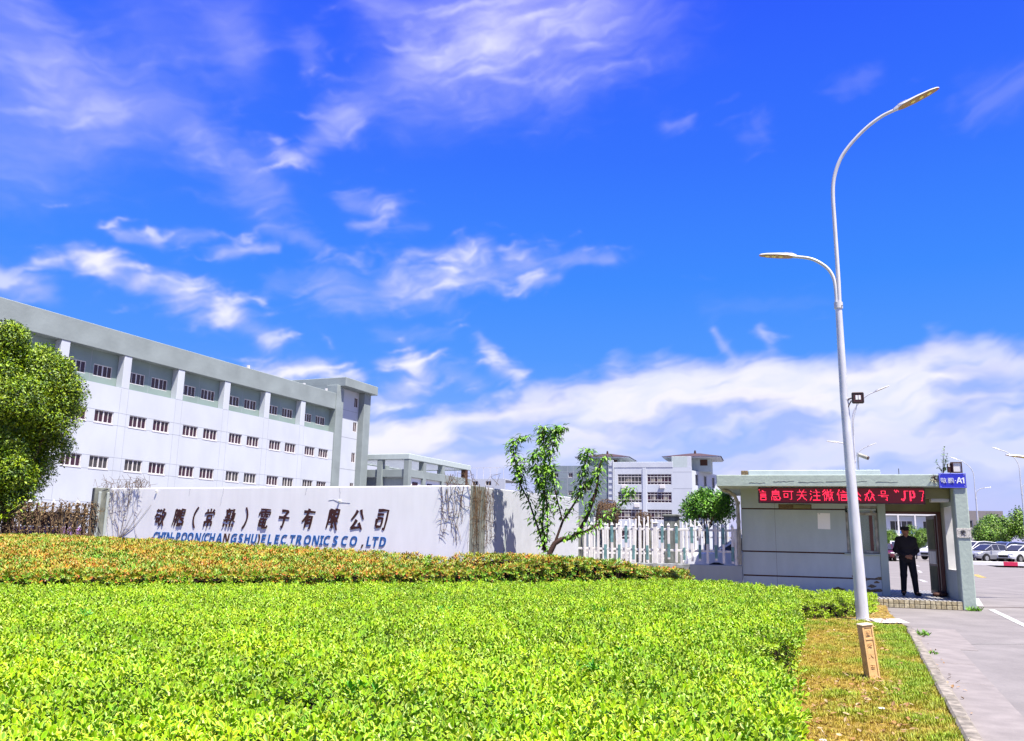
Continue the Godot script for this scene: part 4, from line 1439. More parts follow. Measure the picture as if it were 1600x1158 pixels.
	for k in 9:
		var tip := Vector3(rng.randf_range(-0.32, 0.16), rng.randf_range(0.16, 0.34) + (0.28 if k < 3 else 0.0), rng.randf_range(-0.1, 0.12))
		if k < 3:
			tip.x = rng.randf_range(0.0, 0.14)
		st.tube([Vector3(0, 0, 0), tip * 0.5 + Vector3(0, 0.05, 0), tip], 0.006, 0.003, 4)
		for j in 9:
			var f1 := rng.randf_range(0.35, 1.05)
			var d := Vector3(rng.randf_range(-1, 1), rng.randf_range(-0.3, 0.6), rng.randf_range(-1, 1)).normalized()
			var g := rng.randf_range(0.7, 1.2)
			lf.leaf(tip * f1 + Vector3(0, 0.05 * (1.0 - f1), 0), d, Vector3.UP, rng.randf_range(0.05, 0.10), 0.04, Color(0.11, 0.20, 0.03) * g, Color(0.13, 0.22, 0.04) * g)
	part("stem", st, M.bark, wd)
	part("leaves", lf, M.leaf, wd).set_meta("kind", "stuff")
	var w2 := thing("roof_edge_weed", "dried weed hanging from the roof edge left of the blue plate", "plant", gate(-0.40, 3.05, 0.0), GATE_DEG)
	var ds := MB.new()
	for k in 22:
		var e := Vector3(rng.randf_range(-0.12, 0.10), rng.randf_range(-0.12, 0.12), rng.randf_range(0.01, 0.08))
		ds.tube([Vector3(0, 0.02, 0), e * 0.6 + Vector3(0, 0.03, 0.01), e], 0.006, 0.003, 4)
	part("stems", ds, M.vine_dark, w2)
	var ds2 := MB.new()
	for k in 14:
		ds2.leaf(Vector3(rng.randf_range(-0.08, 0.05), rng.randf_range(-0.10, 0.02), 0.03), Vector3(rng.randf_range(-1, 1), rng.randf_range(-1, 0.2), 0.5).normalized(), Vector3.BACK, 0.05, 0.025, Color(0.3, 0.3, 0.2), Color(0.35, 0.34, 0.25))
	part("leaves", ds2, M.leaf, w2).set_meta("kind", "stuff")
	# bullet camera on a thin mast on the roof
	var cpos := gate(-2.03, 3.29, -0.55)
	var c := thing("security_camera", "white bullet camera on a guardhouse roof mast, just right of the lamp pole", "security camera", cpos, GATE_DEG)
	var mast := MB.new()
	mast.tube([Vector3.ZERO, Vector3(0, 0.46, 0)], 0.022, 0.022, 8)
	part("mast", mast, M.lamp_white, c)
	var arm := MB.new()
	arm.tube([Vector3(0, 0.44, 0), Vector3(0.06, 0.42, 0.03), Vector3(0.12, 0.36, 0.05)], 0.016, 0.016, 6)
	part("bracket", arm, M.lamp_white, c)
	var bd := MB.new()
	bd.tube([Vector3(0.03, 0.40, 0.02), Vector3(0.22, 0.31, 0.12)], 0.05, 0.05, 12)
	part("body", bd, M.pipe, c)
	var hd := MB.new()
	hd.tube([Vector3(0.222, 0.309, 0.121), Vector3(0.24, 0.30, 0.13)], 0.046, 0.046, 12)
	part("lens", hd, M.flood, c)
	# dark bundle by the door frame
	var bag := thing("cloth_bundle", "small dark bundle lying on the porch floor at the foot of the brown door frame", "bundle", gate(-0.16, 0.203, -1.72), GATE_DEG)
	var bb := MB.new()
	bb.ball(Vector3(0, 0.07, 0), Vector3(0.15, 0.075, 0.13), 12, 7)
	bb.ball(Vector3(-0.11, 0.05, 0.05), Vector3(0.10, 0.055, 0.09), 10, 6)
	bb.ball(Vector3(0.05, 0.10, -0.03), Vector3(0.08, 0.05, 0.07), 10, 6)
	part("bundle", bb, plain(0.045, 0.014, 0.010, 0.8), bag)


# ---------------------------------------------------------------- fences
func make_fences() -> void:
	var base := thing("low_wall", "low grey concrete wall carrying the white and teal picket fence beside the guardhouse", "wall", GATE, GATE_DEG)
	blk("wall_body", -9.62, -6.36, 0, 0.845, -1.42, -1.22, M.low_wall, base, 0.012)
	blk("wall_body", -6.355, -4.98, 0, 0.842, -1.425, -1.225, M.grey_wall, base, 0.012)
	var f := thing("picket_fence", "front row of pointed pickets painted half white, half teal, left of the guardhouse", "fence", GATE, GATE_DEG)
	blk("rail", -9.55, -5.06, 1.725, 1.785, -1.325, -1.285, M.picket, f, 0.006)
	blk("rail", -9.55, -5.06, 1.165, 1.225, -1.325, -1.285, M.picket, f, 0.006)
	var pk := MB.new()
	pk.span(-0.034, 0.034, 0.0, 1.0, -0.02, 0.02, 0.006)
	var tip := MB.new()
	for q in [[-1, 0], [0, 1], [1, 0], [0, -1]]:
		tip.face([Vector3(q[0] - q[1], 0, q[1] + q[0]).sign() * Vector3(0.042, 0, 0.03), Vector3(q[0] + q[1], 0, q[1] - q[0]).sign() * Vector3(0.042, 0, 0.03), Vector3(0, 0.085, 0)], Vector3(q[0], 0.4, q[1]))
	var pkm := pk.mesh()
	var tipm := tip.mesh()
	var px := [915, 926, 937, 948, 959, 970, 981, 992.5, 1003, 1014.5, 1037, 1047.5, 1059, 1071, 1083, 1094.5, 1106, 1119, 1130, 1143]
	for i in px.size():
		var x: float = -9.43 + (px[i] - 905.0) * 0.01769
		var short := i == 13
		var top: float = 1.28 if short else 1.855 + rng.randf_range(-0.012, 0.012)
		var low: float = 0.87 + (rng.randf_range(0.0, 0.09) if i > 9 else 0.0)
		var p := part("picket", pkm, M.teal if short else M.picket, f, Vector3(x, low, -1.262))
		p.scale.y = top - low
		p.rotation.z = deg_to_rad(rng.randf_range(-1.0, 1.0))
		if not short:
			part("picket_tip", tipm, M.picket, f, Vector3(x, top, -1.262)).rotation.z = p.rotation.z
			if i > 2 and i != 8:
				var hi := i % 2 == 0
				var s := MB.new()
				s.span(-0.0365, 0.0365, 0.52 if hi else 0.06, 0.985 if hi else 0.46, -0.0225, 0.0225, 0.004)
				part("painted_band", s, M.teal, p)
	blk("post", -7.33, -7.22, 0.84, 1.92, -1.33, -1.22, M.picket, f, 0.008)
	blk("post_cap", -7.36, -7.19, 1.921, 1.95, -1.36, -1.19, M.picket, f, 0.01)
	blk("post", -5.17, -5.09, 0.84, 1.80, -1.33, -1.25, M.picket, f, 0.008)
	# second fence further back, closer pickets
	var b := thing("picket_fence", "back row of narrow white pickets with dead creeper, behind the half teal pickets", "fence", gate(-9.55, 0, -1.6), 58.0 + GATE_DEG - 90.0)
	var b2 := MB.new()
	b2.span(-0.025, 0.025, 0.0, 1.0, -0.012, 0.012, 0.004)
	var nm := b2.mesh()
	for k in 34:
		var q := part("picket", nm, M.picket, b, Vector3(0.1 + k * 0.14, 0.7, 0))
		q.scale.y = 1.30 + (0.05 if k % 2 else 0.0) + 0.10 * cos(k * 0.45)
		q.rotation.z = deg_to_rad(rng.randf_range(-1.5, 1.5))
	blk("rail", 0, 4.9, 1.05, 1.10, -0.045, -0.015, M.picket, b)
	blk("rail", 0, 4.9, 1.75, 1.80, -0.045, -0.015, M.picket, b)
	blk("footing", -0.1, 5.0, 0, 0.72, -0.12, 0.1, M.low_wall, b, 0.01)
	var c := thing("picket_fence", "far white picket fence in front of the office block, behind the grey gate pier", "fence", gate(-7.6, 0, -6.2), GATE_DEG)
	for k in 36:
		var q := part("picket", nm, M.picket, c, Vector3(-1.3 + k * 0.15, 0.4, 0))
		q.scale.y = 1.45
	blk("rail", -1.4, 4.2, 0.85, 0.9, -0.045, -0.015, M.picket, c)
	blk("rail", -1.4, 4.2, 1.55, 1.6, -0.045, -0.015, M.picket, c)
	var gp := thing("gate_pier", "dark grey square concrete pier behind the white pickets, left of the round tree", "pier", gate(-7.05, 0, -3.2), GATE_DEG)
	blk("pier", -0.2, 0.22, 0, 2.15, -0.22, 0.22, M.dirty_grey, gp, 0.02)
	blk("pier_cap", -0.24, 0.26, 2.151, 2.22, -0.26, 0.26, M.dirty_grey, gp, 0.015)
	var gp2 := thing("gate_pier", "grey concrete pier smothered in a brown ball of dead creeper behind the pickets", "pier", gate(-9.0, 0, -3.4), GATE_DEG)
	blk("pier", -0.22, 0.22, 0, 2.25, -0.22, 0.22, M.dirty_grey, gp2, 0.02)
	var gp3 := thing("gate_pier", "short light grey pier with a dry creeper cap, under the middle office windows", "pier", gate(-8.05, 0, -4.4), GATE_DEG)
	blk("pier", -0.24, 0.24, 0, 2.05, -0.22, 0.22, M.dirty_grey, gp3, 0.02)
	for q in [[-9.0, 2.25, -3.3, 0.42, 300], [-8.05, 2.1, -4.2, 0.27, 130]]:
		var v := thing("dead_creeper", "brown ball of dead creeper on top of the left concrete pier behind the pickets" if q[4] == 300 else "smaller dry creeper clump on the short pier below the office windows", "plant", gate(q[0], q[1], q[2]), GATE_DEG)
		var m := MB.new()
		for k in q[4]:
			var d := Vector3(rng.randf_range(-1, 1), rng.randf_range(-0.7, 0.9), rng.randf_range(-1, 1)).normalized()
			var s: Vector3 = d * q[3] * rng.randf_range(0.6, 1.0)
			var e: Vector3 = d.cross(Vector3(rng.randf_range(-1, 1), rng.randf_range(-1, 1), rng.randf_range(-1, 1))).normalized() * q[3] * 0.6
			m.tube([s - e * 0.5, s * 1.12, s + e * 0.5 - Vector3(0, 0.1, 0)], 0.009, 0.005, 4, false)
		for k in 26:
			var a := TAU * k / 26.0
			var s: Vector3 = Vector3(cos(a) * q[3] * 0.8, 0, sin(a) * q[3] * 0.8)
			m.tube([s, s + Vector3(0, -0.6, 0), s + Vector3(rng.randf_range(-0.1, 0.1), -rng.randf_range(0.8, 1.4), 0)], 0.010, 0.004, 4, false)
		part("creeper_stems", m, M.vine, v)
	# creeper choked fence on the left
	var l := thing("picket_fence", "weathered fence choked with dry creeper at the left edge, beside the corner pier", "fence", Vector3(-11.7, 0, -23.9), 14.0)
	for k in 26:
		var q := part("picket", nm, M.vine_dark, l, Vector3(-0.25 - k * 0.27, 0.5, 0))
		q.scale = Vector3(1.2, 1.66 + 0.03 * (k % 2), 1.2)
		if k % 3 == 1:
			part("picket_tip", tipm, M.picket, l, Vector3(-0.25 - k * 0.27, 2.19, 0))
	blk("rail", -7.2, -0.1, 0.95, 1.0, -0.05, -0.015, M.vine, l)
	blk("rail", -7.2, -0.1, 1.85, 1.9, -0.05, -0.015, M.vine, l)
	blk("footing", -7.3, 0.0, 0, 0.55, -0.12, 0.1, M.dirty_grey, l)
	var lv := thing("dead_creeper", "thick curtain of dry creeper stems covering the weathered left fence", "plant", Vector3(-11.7, 0, -23.8), 14.0)
	var m1 := MB.new()
	var m2 := MB.new()
	for k in 1300:
		var x := -rng.randf_range(-0.15, 7.2)
		var y := rng.randf_range(0.9, 2.18)
		var top := y > 1.8
		var pts := [Vector3(x, y, rng.randf_range(-0.15, 0.12))]
		for s in 4:
			pts.append(pts[-1] + Vector3(rng.randf_range(-0.14, 0.14), rng.randf_range(-0.22, 0.02) if not top else rng.randf_range(-0.16, 0.10), rng.randf_range(-0.05, 0.05)))
		(m1 if k % 3 else m2).tube(pts, rng.randf_range(0.006, 0.013), 0.005, 4, false)
	for k in 90:
		var x := -rng.randf_range(-0.1, 7.2)
		var pts := [Vector3(x, 2.05 + rng.randf_range(-0.1, 0.1), 0.05)]
		for s in 7:
			pts.append(pts[-1] + Vector3(rng.randf_range(-0.05, 0.05), -0.2, rng.randf_range(-0.02, 0.03)))
		m1.tube(pts, 0.014, 0.007, 4, false)
	part("creeper_stems", m1, M.vine_pale, lv)
	part("creeper_stems", m2, M.vine_dark, lv)
	var cl := MB.new()
	for k in 2600:
		var g := rng.randf_range(0.35, 0.9)
		var d := Vector3(rng.randf_range(-1, 1), rng.randf_range(-1, 0.3), rng.randf_range(-0.3, 1)).normalized()
		cl.leaf(Vector3(-rng.randf_range(-0.1, 7.2), rng.randf_range(0.9, 2.2), rng.randf_range(-0.12, 0.14)), d, Vector3.BACK, 0.07, 0.035, Color(0.36, 0.25, 0.13) * g, Color(0.30, 0.19, 0.09) * g)
	part("dry_leaves", cl, M.fallen, lv).set_meta("kind", "stuff")
	var bn := thing("parked_van", "purple and white vehicle glimpsed through the creeper covered left fence", "van", Vector3(-15.2, 0, -27.5), 10.0)
	blk("body", -0.9, 1.1, 0.4, 1.5, -1.0, 0.0, plain(0.32, 0.18, 0.42, 0.4), bn, 0.08)
	blk("window", -0.7, 0.9, 1.52, 1.98, -0.95, -0.05, M.windscreen, bn, 0.06)
	blk("stripe", -0.9, 1.1, 0.9, 1.15, 0.001, 0.012, M.white_paint, bn)


# ---------------------------------------------------------------- hedges
func sprig(n: int, ln: float, wd: float, a: Array, b: Array, upright: float, kind: int, sd: int) -> ArrayMesh:
	var r := RandomNumberGenerator.new()
	r.seed = sd
	var m := MB.new()
	for i in n:
		var f := float(i) / n
		var ang := i * 2.4 + r.randf_range(-0.3, 0.3)
		var lift := lerpf(0.15, upright, f) + r.randf_range(-0.2, 0.2)
		var d := Vector3(cos(ang) * cos(lift), sin(lift), sin(ang) * cos(lift)).normalized()
		var base := Vector3(cos(ang) * 0.008, lerpf(-0.05, 0.012, f), sin(ang) * 0.008)
		var s := r.randf_range(0.75, 1.15) * lerpf(1.05, 0.85, f)
		var up := Vector3(-cos(ang) * sin(lift), cos(lift), -sin(ang) * sin(lift))
		var k := r.randi() % a.size()
		if kind == 0:
			m.rimmed(base, d, up, ln * s, wd * s, a[k], b[k])
		else:
			m.leaf(base, d, up, ln * s, wd * s, a[k], b[k], 0.3, 0.12)
	return m.mesh()


func inside(poly: PackedVector2Array, p: Vector2) -> bool:
	return Geometry2D.is_point_in_polygon(p, poly)


func seen(x: float, z: float, margin := 1.2) -> bool:  # a generous wedge round what the photograph shows
	return z < -1.2 and absf(x) < -z * 0.68 + margin


func tilt(up: Vector3, turn: float, size: float) -> Basis:
	var y := up.normalized()
	var x := y.cross(Vector3(0.3, 0.1, 0.9)).normalized()
	var b := Basis(x, y, x.cross(y))
	return (b * Basis(Vector3.UP, turn)).scaled(Vector3.ONE * size)


func green_height(x: float, z: float) -> float:
	return 0.60 + 0.055 * lump.get_noise_2d(x * 1.1, z * 1.1) + 0.05 * lump.get_noise_2d(x * 3.4, z * 3.4)


func red_height(x: float, z: float) -> float:
	# rises from the front edge to the wall, higher towards the left
	var p := Vector2(x, z)
	var f0 := Vector2(-9.0, -12.7)
	var f1 := Vector2(4.0, -20.0)
	var nrm := Vector2(f1.y - f0.y, f0.x - f1.x).normalized() * -1.0
	var d := absf((p - f0).dot(nrm))
	var s0 := Vector2(-0.878, -19.24)
	var sd := Vector2(0.906, 0.423)
	var sn := Vector2(-0.423, 0.906)
	var away := (p - s0).dot(sn)
	var t := clampf(d / maxf(d + absf(away) - 0.9, 0.3), 0.0, 1.0)
	var back := lerpf(1.29, 1.10, clampf((x + 12.0) / 12.0, 0.0, 1.0))
	if x > 0.0:
		back = lerpf(1.10, 0.97, clampf(x / 4.0, 0.0, 1.0))
	return lerpf(0.78, back, smoothstep(0.0, 1.0, t) * 0.6 + t * 0.4) + 0.04 * lump.get_noise_2d(x * 1.6, z * 1.6)


func shade_core(called: String, poly: PackedVector2Array, height: Callable, drop: float, parent: Node3D) -> void:
	# closed lumpy body under the leaves, coloured dark for the shade among the stems
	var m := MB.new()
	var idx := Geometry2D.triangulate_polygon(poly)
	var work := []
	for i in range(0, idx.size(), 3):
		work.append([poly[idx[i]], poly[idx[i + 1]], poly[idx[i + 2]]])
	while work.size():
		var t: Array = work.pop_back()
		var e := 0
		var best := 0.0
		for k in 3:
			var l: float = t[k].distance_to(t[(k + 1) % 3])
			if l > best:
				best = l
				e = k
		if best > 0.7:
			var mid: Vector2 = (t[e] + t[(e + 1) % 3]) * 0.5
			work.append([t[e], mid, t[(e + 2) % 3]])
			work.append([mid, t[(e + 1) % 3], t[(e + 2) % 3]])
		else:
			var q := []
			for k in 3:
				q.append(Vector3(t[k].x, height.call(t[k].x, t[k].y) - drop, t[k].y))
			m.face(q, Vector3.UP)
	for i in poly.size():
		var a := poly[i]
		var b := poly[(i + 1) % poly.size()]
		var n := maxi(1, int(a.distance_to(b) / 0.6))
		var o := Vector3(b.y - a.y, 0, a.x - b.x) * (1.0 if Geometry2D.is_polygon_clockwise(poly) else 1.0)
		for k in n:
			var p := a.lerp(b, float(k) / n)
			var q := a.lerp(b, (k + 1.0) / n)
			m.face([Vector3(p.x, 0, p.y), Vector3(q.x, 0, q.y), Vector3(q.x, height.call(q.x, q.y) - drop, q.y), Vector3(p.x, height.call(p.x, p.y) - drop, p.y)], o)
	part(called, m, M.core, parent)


func make_hedges() -> void:
	# --- variegated green hedge in the foreground
	var g := thing("green_hedge", "wide low clipped hedge with bright yellow-green cream-edged leaves filling the foreground", "hedge")
	var gp := PackedVector2Array([Vector2(0.95, -1.3), Vector2(1.29, -3.9), Vector2(1.63, -4.9), Vector2(1.98, -6.3), Vector2(2.02, -7.5), Vector2(3.02, -8.9), Vector2(4.35, -13.0), Vector2(5.70, -16.9), Vector2(5.0, -18.3), Vector2(3.9, -19.5), Vector2(0.1, -16.95), Vector2(-8.6, -13.0), Vector2(-14.5, -10.6), Vector2(-14.5, -1.3)])
	var inner := Geometry2D.offset_polygon(gp, -0.16)[0]
	shade_core("stems", inner, green_height, 0.13, g)
	var greens := [Color(0.145, 0.325, 0.001), Color(0.205, 0.41, 0.001), Color(0.25, 0.47, 0.002), Color(0.10, 0.25, 0.001)]
	var rims := [Color(0.45, 0.56, 0.03), Color(0.50, 0.61, 0.05), Color(0.38, 0.56, 0.008), Color(0.55, 0.60, 0.10)]
	var sp := sprig(12, 0.034, 0.0195, greens, rims, 1.25, 0, 5)
	var xf := []
	var cols := []
	var add := func(p: Vector3, up: Vector3, size: float) -> void:
		xf.append(Transform3D(tilt(up, rng.randf() * TAU, size), p))
		var patch := lump.get_noise_2d(p.x * 0.7 + 40.0, p.z * 0.7)
		var v := rng.randf_range(0.74, 1.06) + patch * 0.34
		var yellow := clampf(rng.randfn(0.0, 0.10) + patch * 0.12, -0.2, 0.3)
		cols.append(Color(v * (1.0 + yellow), v, v * (1.0 - yellow)))
	var z := -1.4
	while z > -19.6:
		var step: float = clampf(0.035 + absf(z) * 0.0026, 0.041, 0.078)
		var x := -14.0
		while x < 5.8:
			var q := Vector2(x + rng.randf_range(-0.5, 0.5) * step, z + rng.randf_range(-0.5, 0.5) * step)
			x += step
			if not seen(q.x, q.y) or not inside(gp, q):
				continue
			var dip := rng.randf_range(0.0, 0.055) + (rng.randf_range(0.03, 0.10) if rng.randf() < 0.20 else 0.0)
			var up := Vector3(rng.randf_range(-0.55, 0.55), 1.0, rng.randf_range(-0.4, 0.7))
			add.call(Vector3(q.x, green_height(q.x, q.y) + 0.01 - dip, q.y), up, rng.randf_range(0.85, 1.25) * (1.0 + absf(q.y) * 0.012))
		z -= step
	# its right flank and the far edge, thinner so that the dark inside shows
	for e in [[1, 2], [2, 3], [3, 4], [4, 5], [5, 6], [6, 7], [7, 8], [8, 9]]:
		var a := gp[e[0]]
		var b := gp[e[1]]
		var out := Vector3(-(b.y - a.y), 0, b.x - a.x).normalized()
		var n := int(a.distance_to(b) * (130.0 if e[0] == 4 else 60.0))
		for k in n:
			var q := a.lerp(b, rng.randf())
			var h := rng.randf()
			h = 1.0 - h * h
			if rng.randf() > h * 1.1 + (0.3 if e[0] == 4 else 0.0):
				continue
			var bulge := lump.get_noise_2d(q.x * 2.2, q.y * 2.2 + 9.0) * 0.12
			var p := Vector3(q.x, h * green_height(q.x, q.y), q.y) + out * (bulge - 0.03 + rng.randf_range(-0.05, 0.05) - 0.05 * (1.0 - h))
			add.call(p, out + Vector3(rng.randf_range(-0.4, 0.4), rng.randf_range(0.1, 0.9), rng.randf_range(-0.4, 0.4)), rng.randf_range(0.85, 1.2))
	# the 300 nearest sprigs in view are single parts, the rest one mass
	var order := []
	for i in xf.size():
		var o: Vector3 = xf[i].origin
		if o.z < -2.9 and absf(o.x) < -o.z * 0.61:
			order.append([o.length_squared(), i])
	order.sort_custom(func(p, q): return p[0] < q[0])
	var single := {}
	for k in mini(300, order.size()):
		single[order[k][1]] = true
	var tints := []
	for k in 5:
		var m: StandardMaterial3D = M.leaf_gloss.duplicate()
		m.albedo_color = lin(0.82 + 0.06 * k, 0.84 + 0.04 * k, 0.82)
		tints.append(m)
	var rest := []
	var rest_cols := []
	for i in xf.size():
		if single.has(i):
			var s := part("leafy_sprig", sp, tints[i % 5], g)
			s.transform = xf[i]
		else:
			rest.append(xf[i])
			rest_cols.append(cols[i])
	many("foliage", sp, rest, rest_cols, M.leaf_gloss, g)
	# a few plain green shoots of other plants that have come up through it
	var shoot := sprig(12, 0.075, 0.030, [Color(0.06, 0.24, 0.006), Color(0.09, 0.30, 0.006)], [Color(0.07, 0.27, 0.008), Color(0.10, 0.33, 0.008)], 1.2, 1, 9)
	var spots := [[-0.75, -10.2], [1.15, -10.8], [1.02, -7.1], [-0.78, -5.05], [-4.4, -9.0], [0.55, -6.0]]
	for q in spots:
		for k in 3:
			var s := part("green_shoot", shoot, M.leaf, g)
			s.transform = Transform3D(tilt(Vector3(rng.randf_range(-0.4, 0.4), 1, rng.randf_range(-0.4, 0.4)), rng.randf() * TAU, rng.randf_range(0.7, 1.05)), Vector3(q[0] + rng.randf_range(-0.09, 0.09), green_height(q[0], q[1]) + rng.randf_range(-0.01, 0.05), q[1] + rng.randf_range(-0.09, 0.09)))
	# --- low continuation by the lamp
	var s2 := thing("green_hedge", "small low variegated hedge between the lamp pole and the guardhouse wall", "hedge")
	var p2 := PackedVector2Array([Vector2(5.55, -16.6), Vector2(6.4, -16.9), Vector2(7.25, -17.6), Vector2(8.0, -18.9), Vector2(7.6, -20.0), Vector2(5.2, -19.2)])
	var low := func(_x: float, _z: float) -> float: return 0.40 + 0.04 * lump.get_noise_2d(_x * 2.0, _z * 2.0)
	shade_core("stems", Geometry2D.offset_polygon(p2, -0.2)[0], low, 0.16, s2)
	xf = []
	cols = []
	var add2 := func(p: Vector3, up: Vector3, size: float) -> void:
		xf.append(Transform3D(tilt(up, rng.randf() * TAU, size), p))
		var v := rng.randf_range(0.75, 1.05)
		cols.append(Color(v * 1.06, v, v * 0.9))
	for k in 1500:
		var q := Vector2(rng.randf_range(5.0, 8.1), rng.randf_range(-20.1, -16.4))
		if inside(p2, q):
			add2.call(Vector3(q.x, low.call(q.x, q.y) - rng.randf_range(-0.03, 0.10), q.y), Vector3(rng.randf_range(-0.6, 0.6), 1, rng.randf_range(-0.4, 0.8)), rng.randf_range(1.0, 1.5))
	for e in [[0, 1], [1, 2], [2, 3], [3, 4]]:
		for k in int(p2[e[0]].distance_to(p2[e[1]]) * 75.0):
			var q := p2[e[0]].lerp(p2[e[1]], rng.randf())
			var h := rng.randf()
			add2.call(Vector3(q.x + rng.randf_range(-0.1, 0.1), 0.06 + h * 0.36, q.y + rng.randf_range(-0.1, 0.1)), Vector3(rng.randf_range(-0.2, 0.7), rng.randf_range(0.3, 1), rng.randf_range(0.2, 1)), rng.randf_range(0.9, 1.4))
	many("foliage", sp, xf, cols, M.leaf_gloss, s2)
	# --- photinia hedge before the wall
	var r := thing("red_hedge", "taller hedge of bronze, orange and olive leaves between the green hedge and the name wall", "hedge")
	var rp := PackedVector2Array([Vector2(-19.0, -8.6), Vector2(-8.6, -13.05), Vector2(0.1, -17.0), Vector2(3.3, -19.2), Vector2(4.25, -20.1), Vector2(4.0, -21.1), Vector2(1.6, -19.8), Vector2(-1.3, -18.1), Vector2(-12.0, -23.0), Vector2(-19.0, -24.0)])
	shade_core("stems", Geometry2D.offset_polygon(rp, -0.15)[0], red_height, 0.13, r)
	var ra := [Color(0.44, 0.20, 0.018), Color(0.42, 0.27, 0.03), Color(0.25, 0.24, 0.012), Color(0.14, 0.23, 0.010), Color(0.52, 0.34, 0.09), Color(0.34, 0.28, 0.02), Color(0.46, 0.12, 0.03), Color(0.28, 0.30, 0.014)]
	var rb := [Color(0.52, 0.27, 0.03), Color(0.50, 0.36, 0.06), Color(0.32, 0.31, 0.02), Color(0.18, 0.29, 0.015), Color(0.62, 0.46, 0.18), Color(0.42, 0.35, 0.03), Color(0.54, 0.17, 0.04), Color(0.36, 0.38, 0.02)]
	var rs := sprig(11, 0.072, 0.030, ra, rb, 1.35, 1, 31)
	xf = []
	cols = []
	var add3 := func(p: Vector3, up: Vector3, size: float, green: float) -> void:
		xf.append(Transform3D(tilt(up, rng.randf() * TAU, size), p))
		var v := rng.randf_range(0.75, 1.2)
		cols.append(Color(v * (1.10 - 0.66 * green), v * (0.80 + 0.16 * green), v * (0.8 - 0.3 * green)))
	z = -9.0
	while z > -23.5:
		var x := -17.0
		while x < 4.4:
			var q := Vector2(x + rng.randf_range(-0.045, 0.045), z + rng.randf_range(-0.045, 0.045))
			x += 0.086
			if not seen(q.x, q.y) or not inside(rp, q):
				continue
			var gr := clampf(0.50 + 0.80 * lump.get_noise_2d(q.x * 0.8, q.y * 0.8) + rng.randfn(0.0, 0.25) + smoothstep(-2.0, 3.0, q.x) * 0.25, 0.0, 1.0)
			add3.call(Vector3(q.x, red_height(q.x, q.y) - rng.randf_range(0.0, 0.07), q.y), Vector3(rng.randf_range(-0.5, 0.5), 1.0, rng.randf_range(-0.3, 0.6)), rng.randf_range(0.85, 1.3), gr)
		z -= 0.086
	for e in [[0, 1], [1, 2], [2, 3], [3, 4], [4, 5]]:
		var a := rp[e[0]]
		var b := rp[e[1]]
		var out := Vector3(-(b.y - a.y), 0, b.x - a.x).normalized()
		if out.z < 0 and e[0] < 4:
			out = -out
		for k in int(a.distance_to(b) * 70.0):
			var q := a.lerp(b, rng.randf())
			if not seen(q.x, q.y):
				continue
			var h := pow(rng.randf(), 0.7)
			var y := lerpf(0.35, red_height(q.x, q.y), h)
			add3.call(Vector3(q.x, y, q.y) + out * rng.randf_range(-0.08, 0.08), out + Vector3(rng.randf_range(-0.4, 0.4), rng.randf_range(0.0, 1.0), rng.randf_range(-0.3, 0.3)), rng.randf_range(0.85, 1.25), clampf(1.15 - h * 0.6 + rng.randfn(0.0, 0.2), 0.0, 1.0))
	many("foliage", rs, xf, cols, M.leaf_gloss, r)
	# a few scarlet tips at its right end
	var tip := sprig(8, 0.08, 0.03, [Color(0.62, 0.10, 0.02), Color(0.66, 0.17, 0.03)], [Color(0.66, 0.16, 0.04), Color(0.7, 0.24, 0.06)], 1.4, 1, 77)
	for q in [[3.65, -20.15], [3.75, -20.0], [3.55, -20.2], [3.9, -20.3], [3.2, -19.7], [0.4, -17.6], [-3.2, -16.5], [-6.6, -14.6], [-5.2, -17.0], [2.6, -19.2], [1.7, -18.7], [3.6, -19.6]]:
		var t := part("red_shoot", tip, M.leaf, r)
		t.transform = Transform3D(tilt(Vector3(rng.randf_range(-0.3, 0.3), 1, 0.3), rng.randf() * TAU, rng.randf_range(0.8, 1.3)), Vector3(q[0], red_height(q[0], q[1]) + 0.02, q[1]))


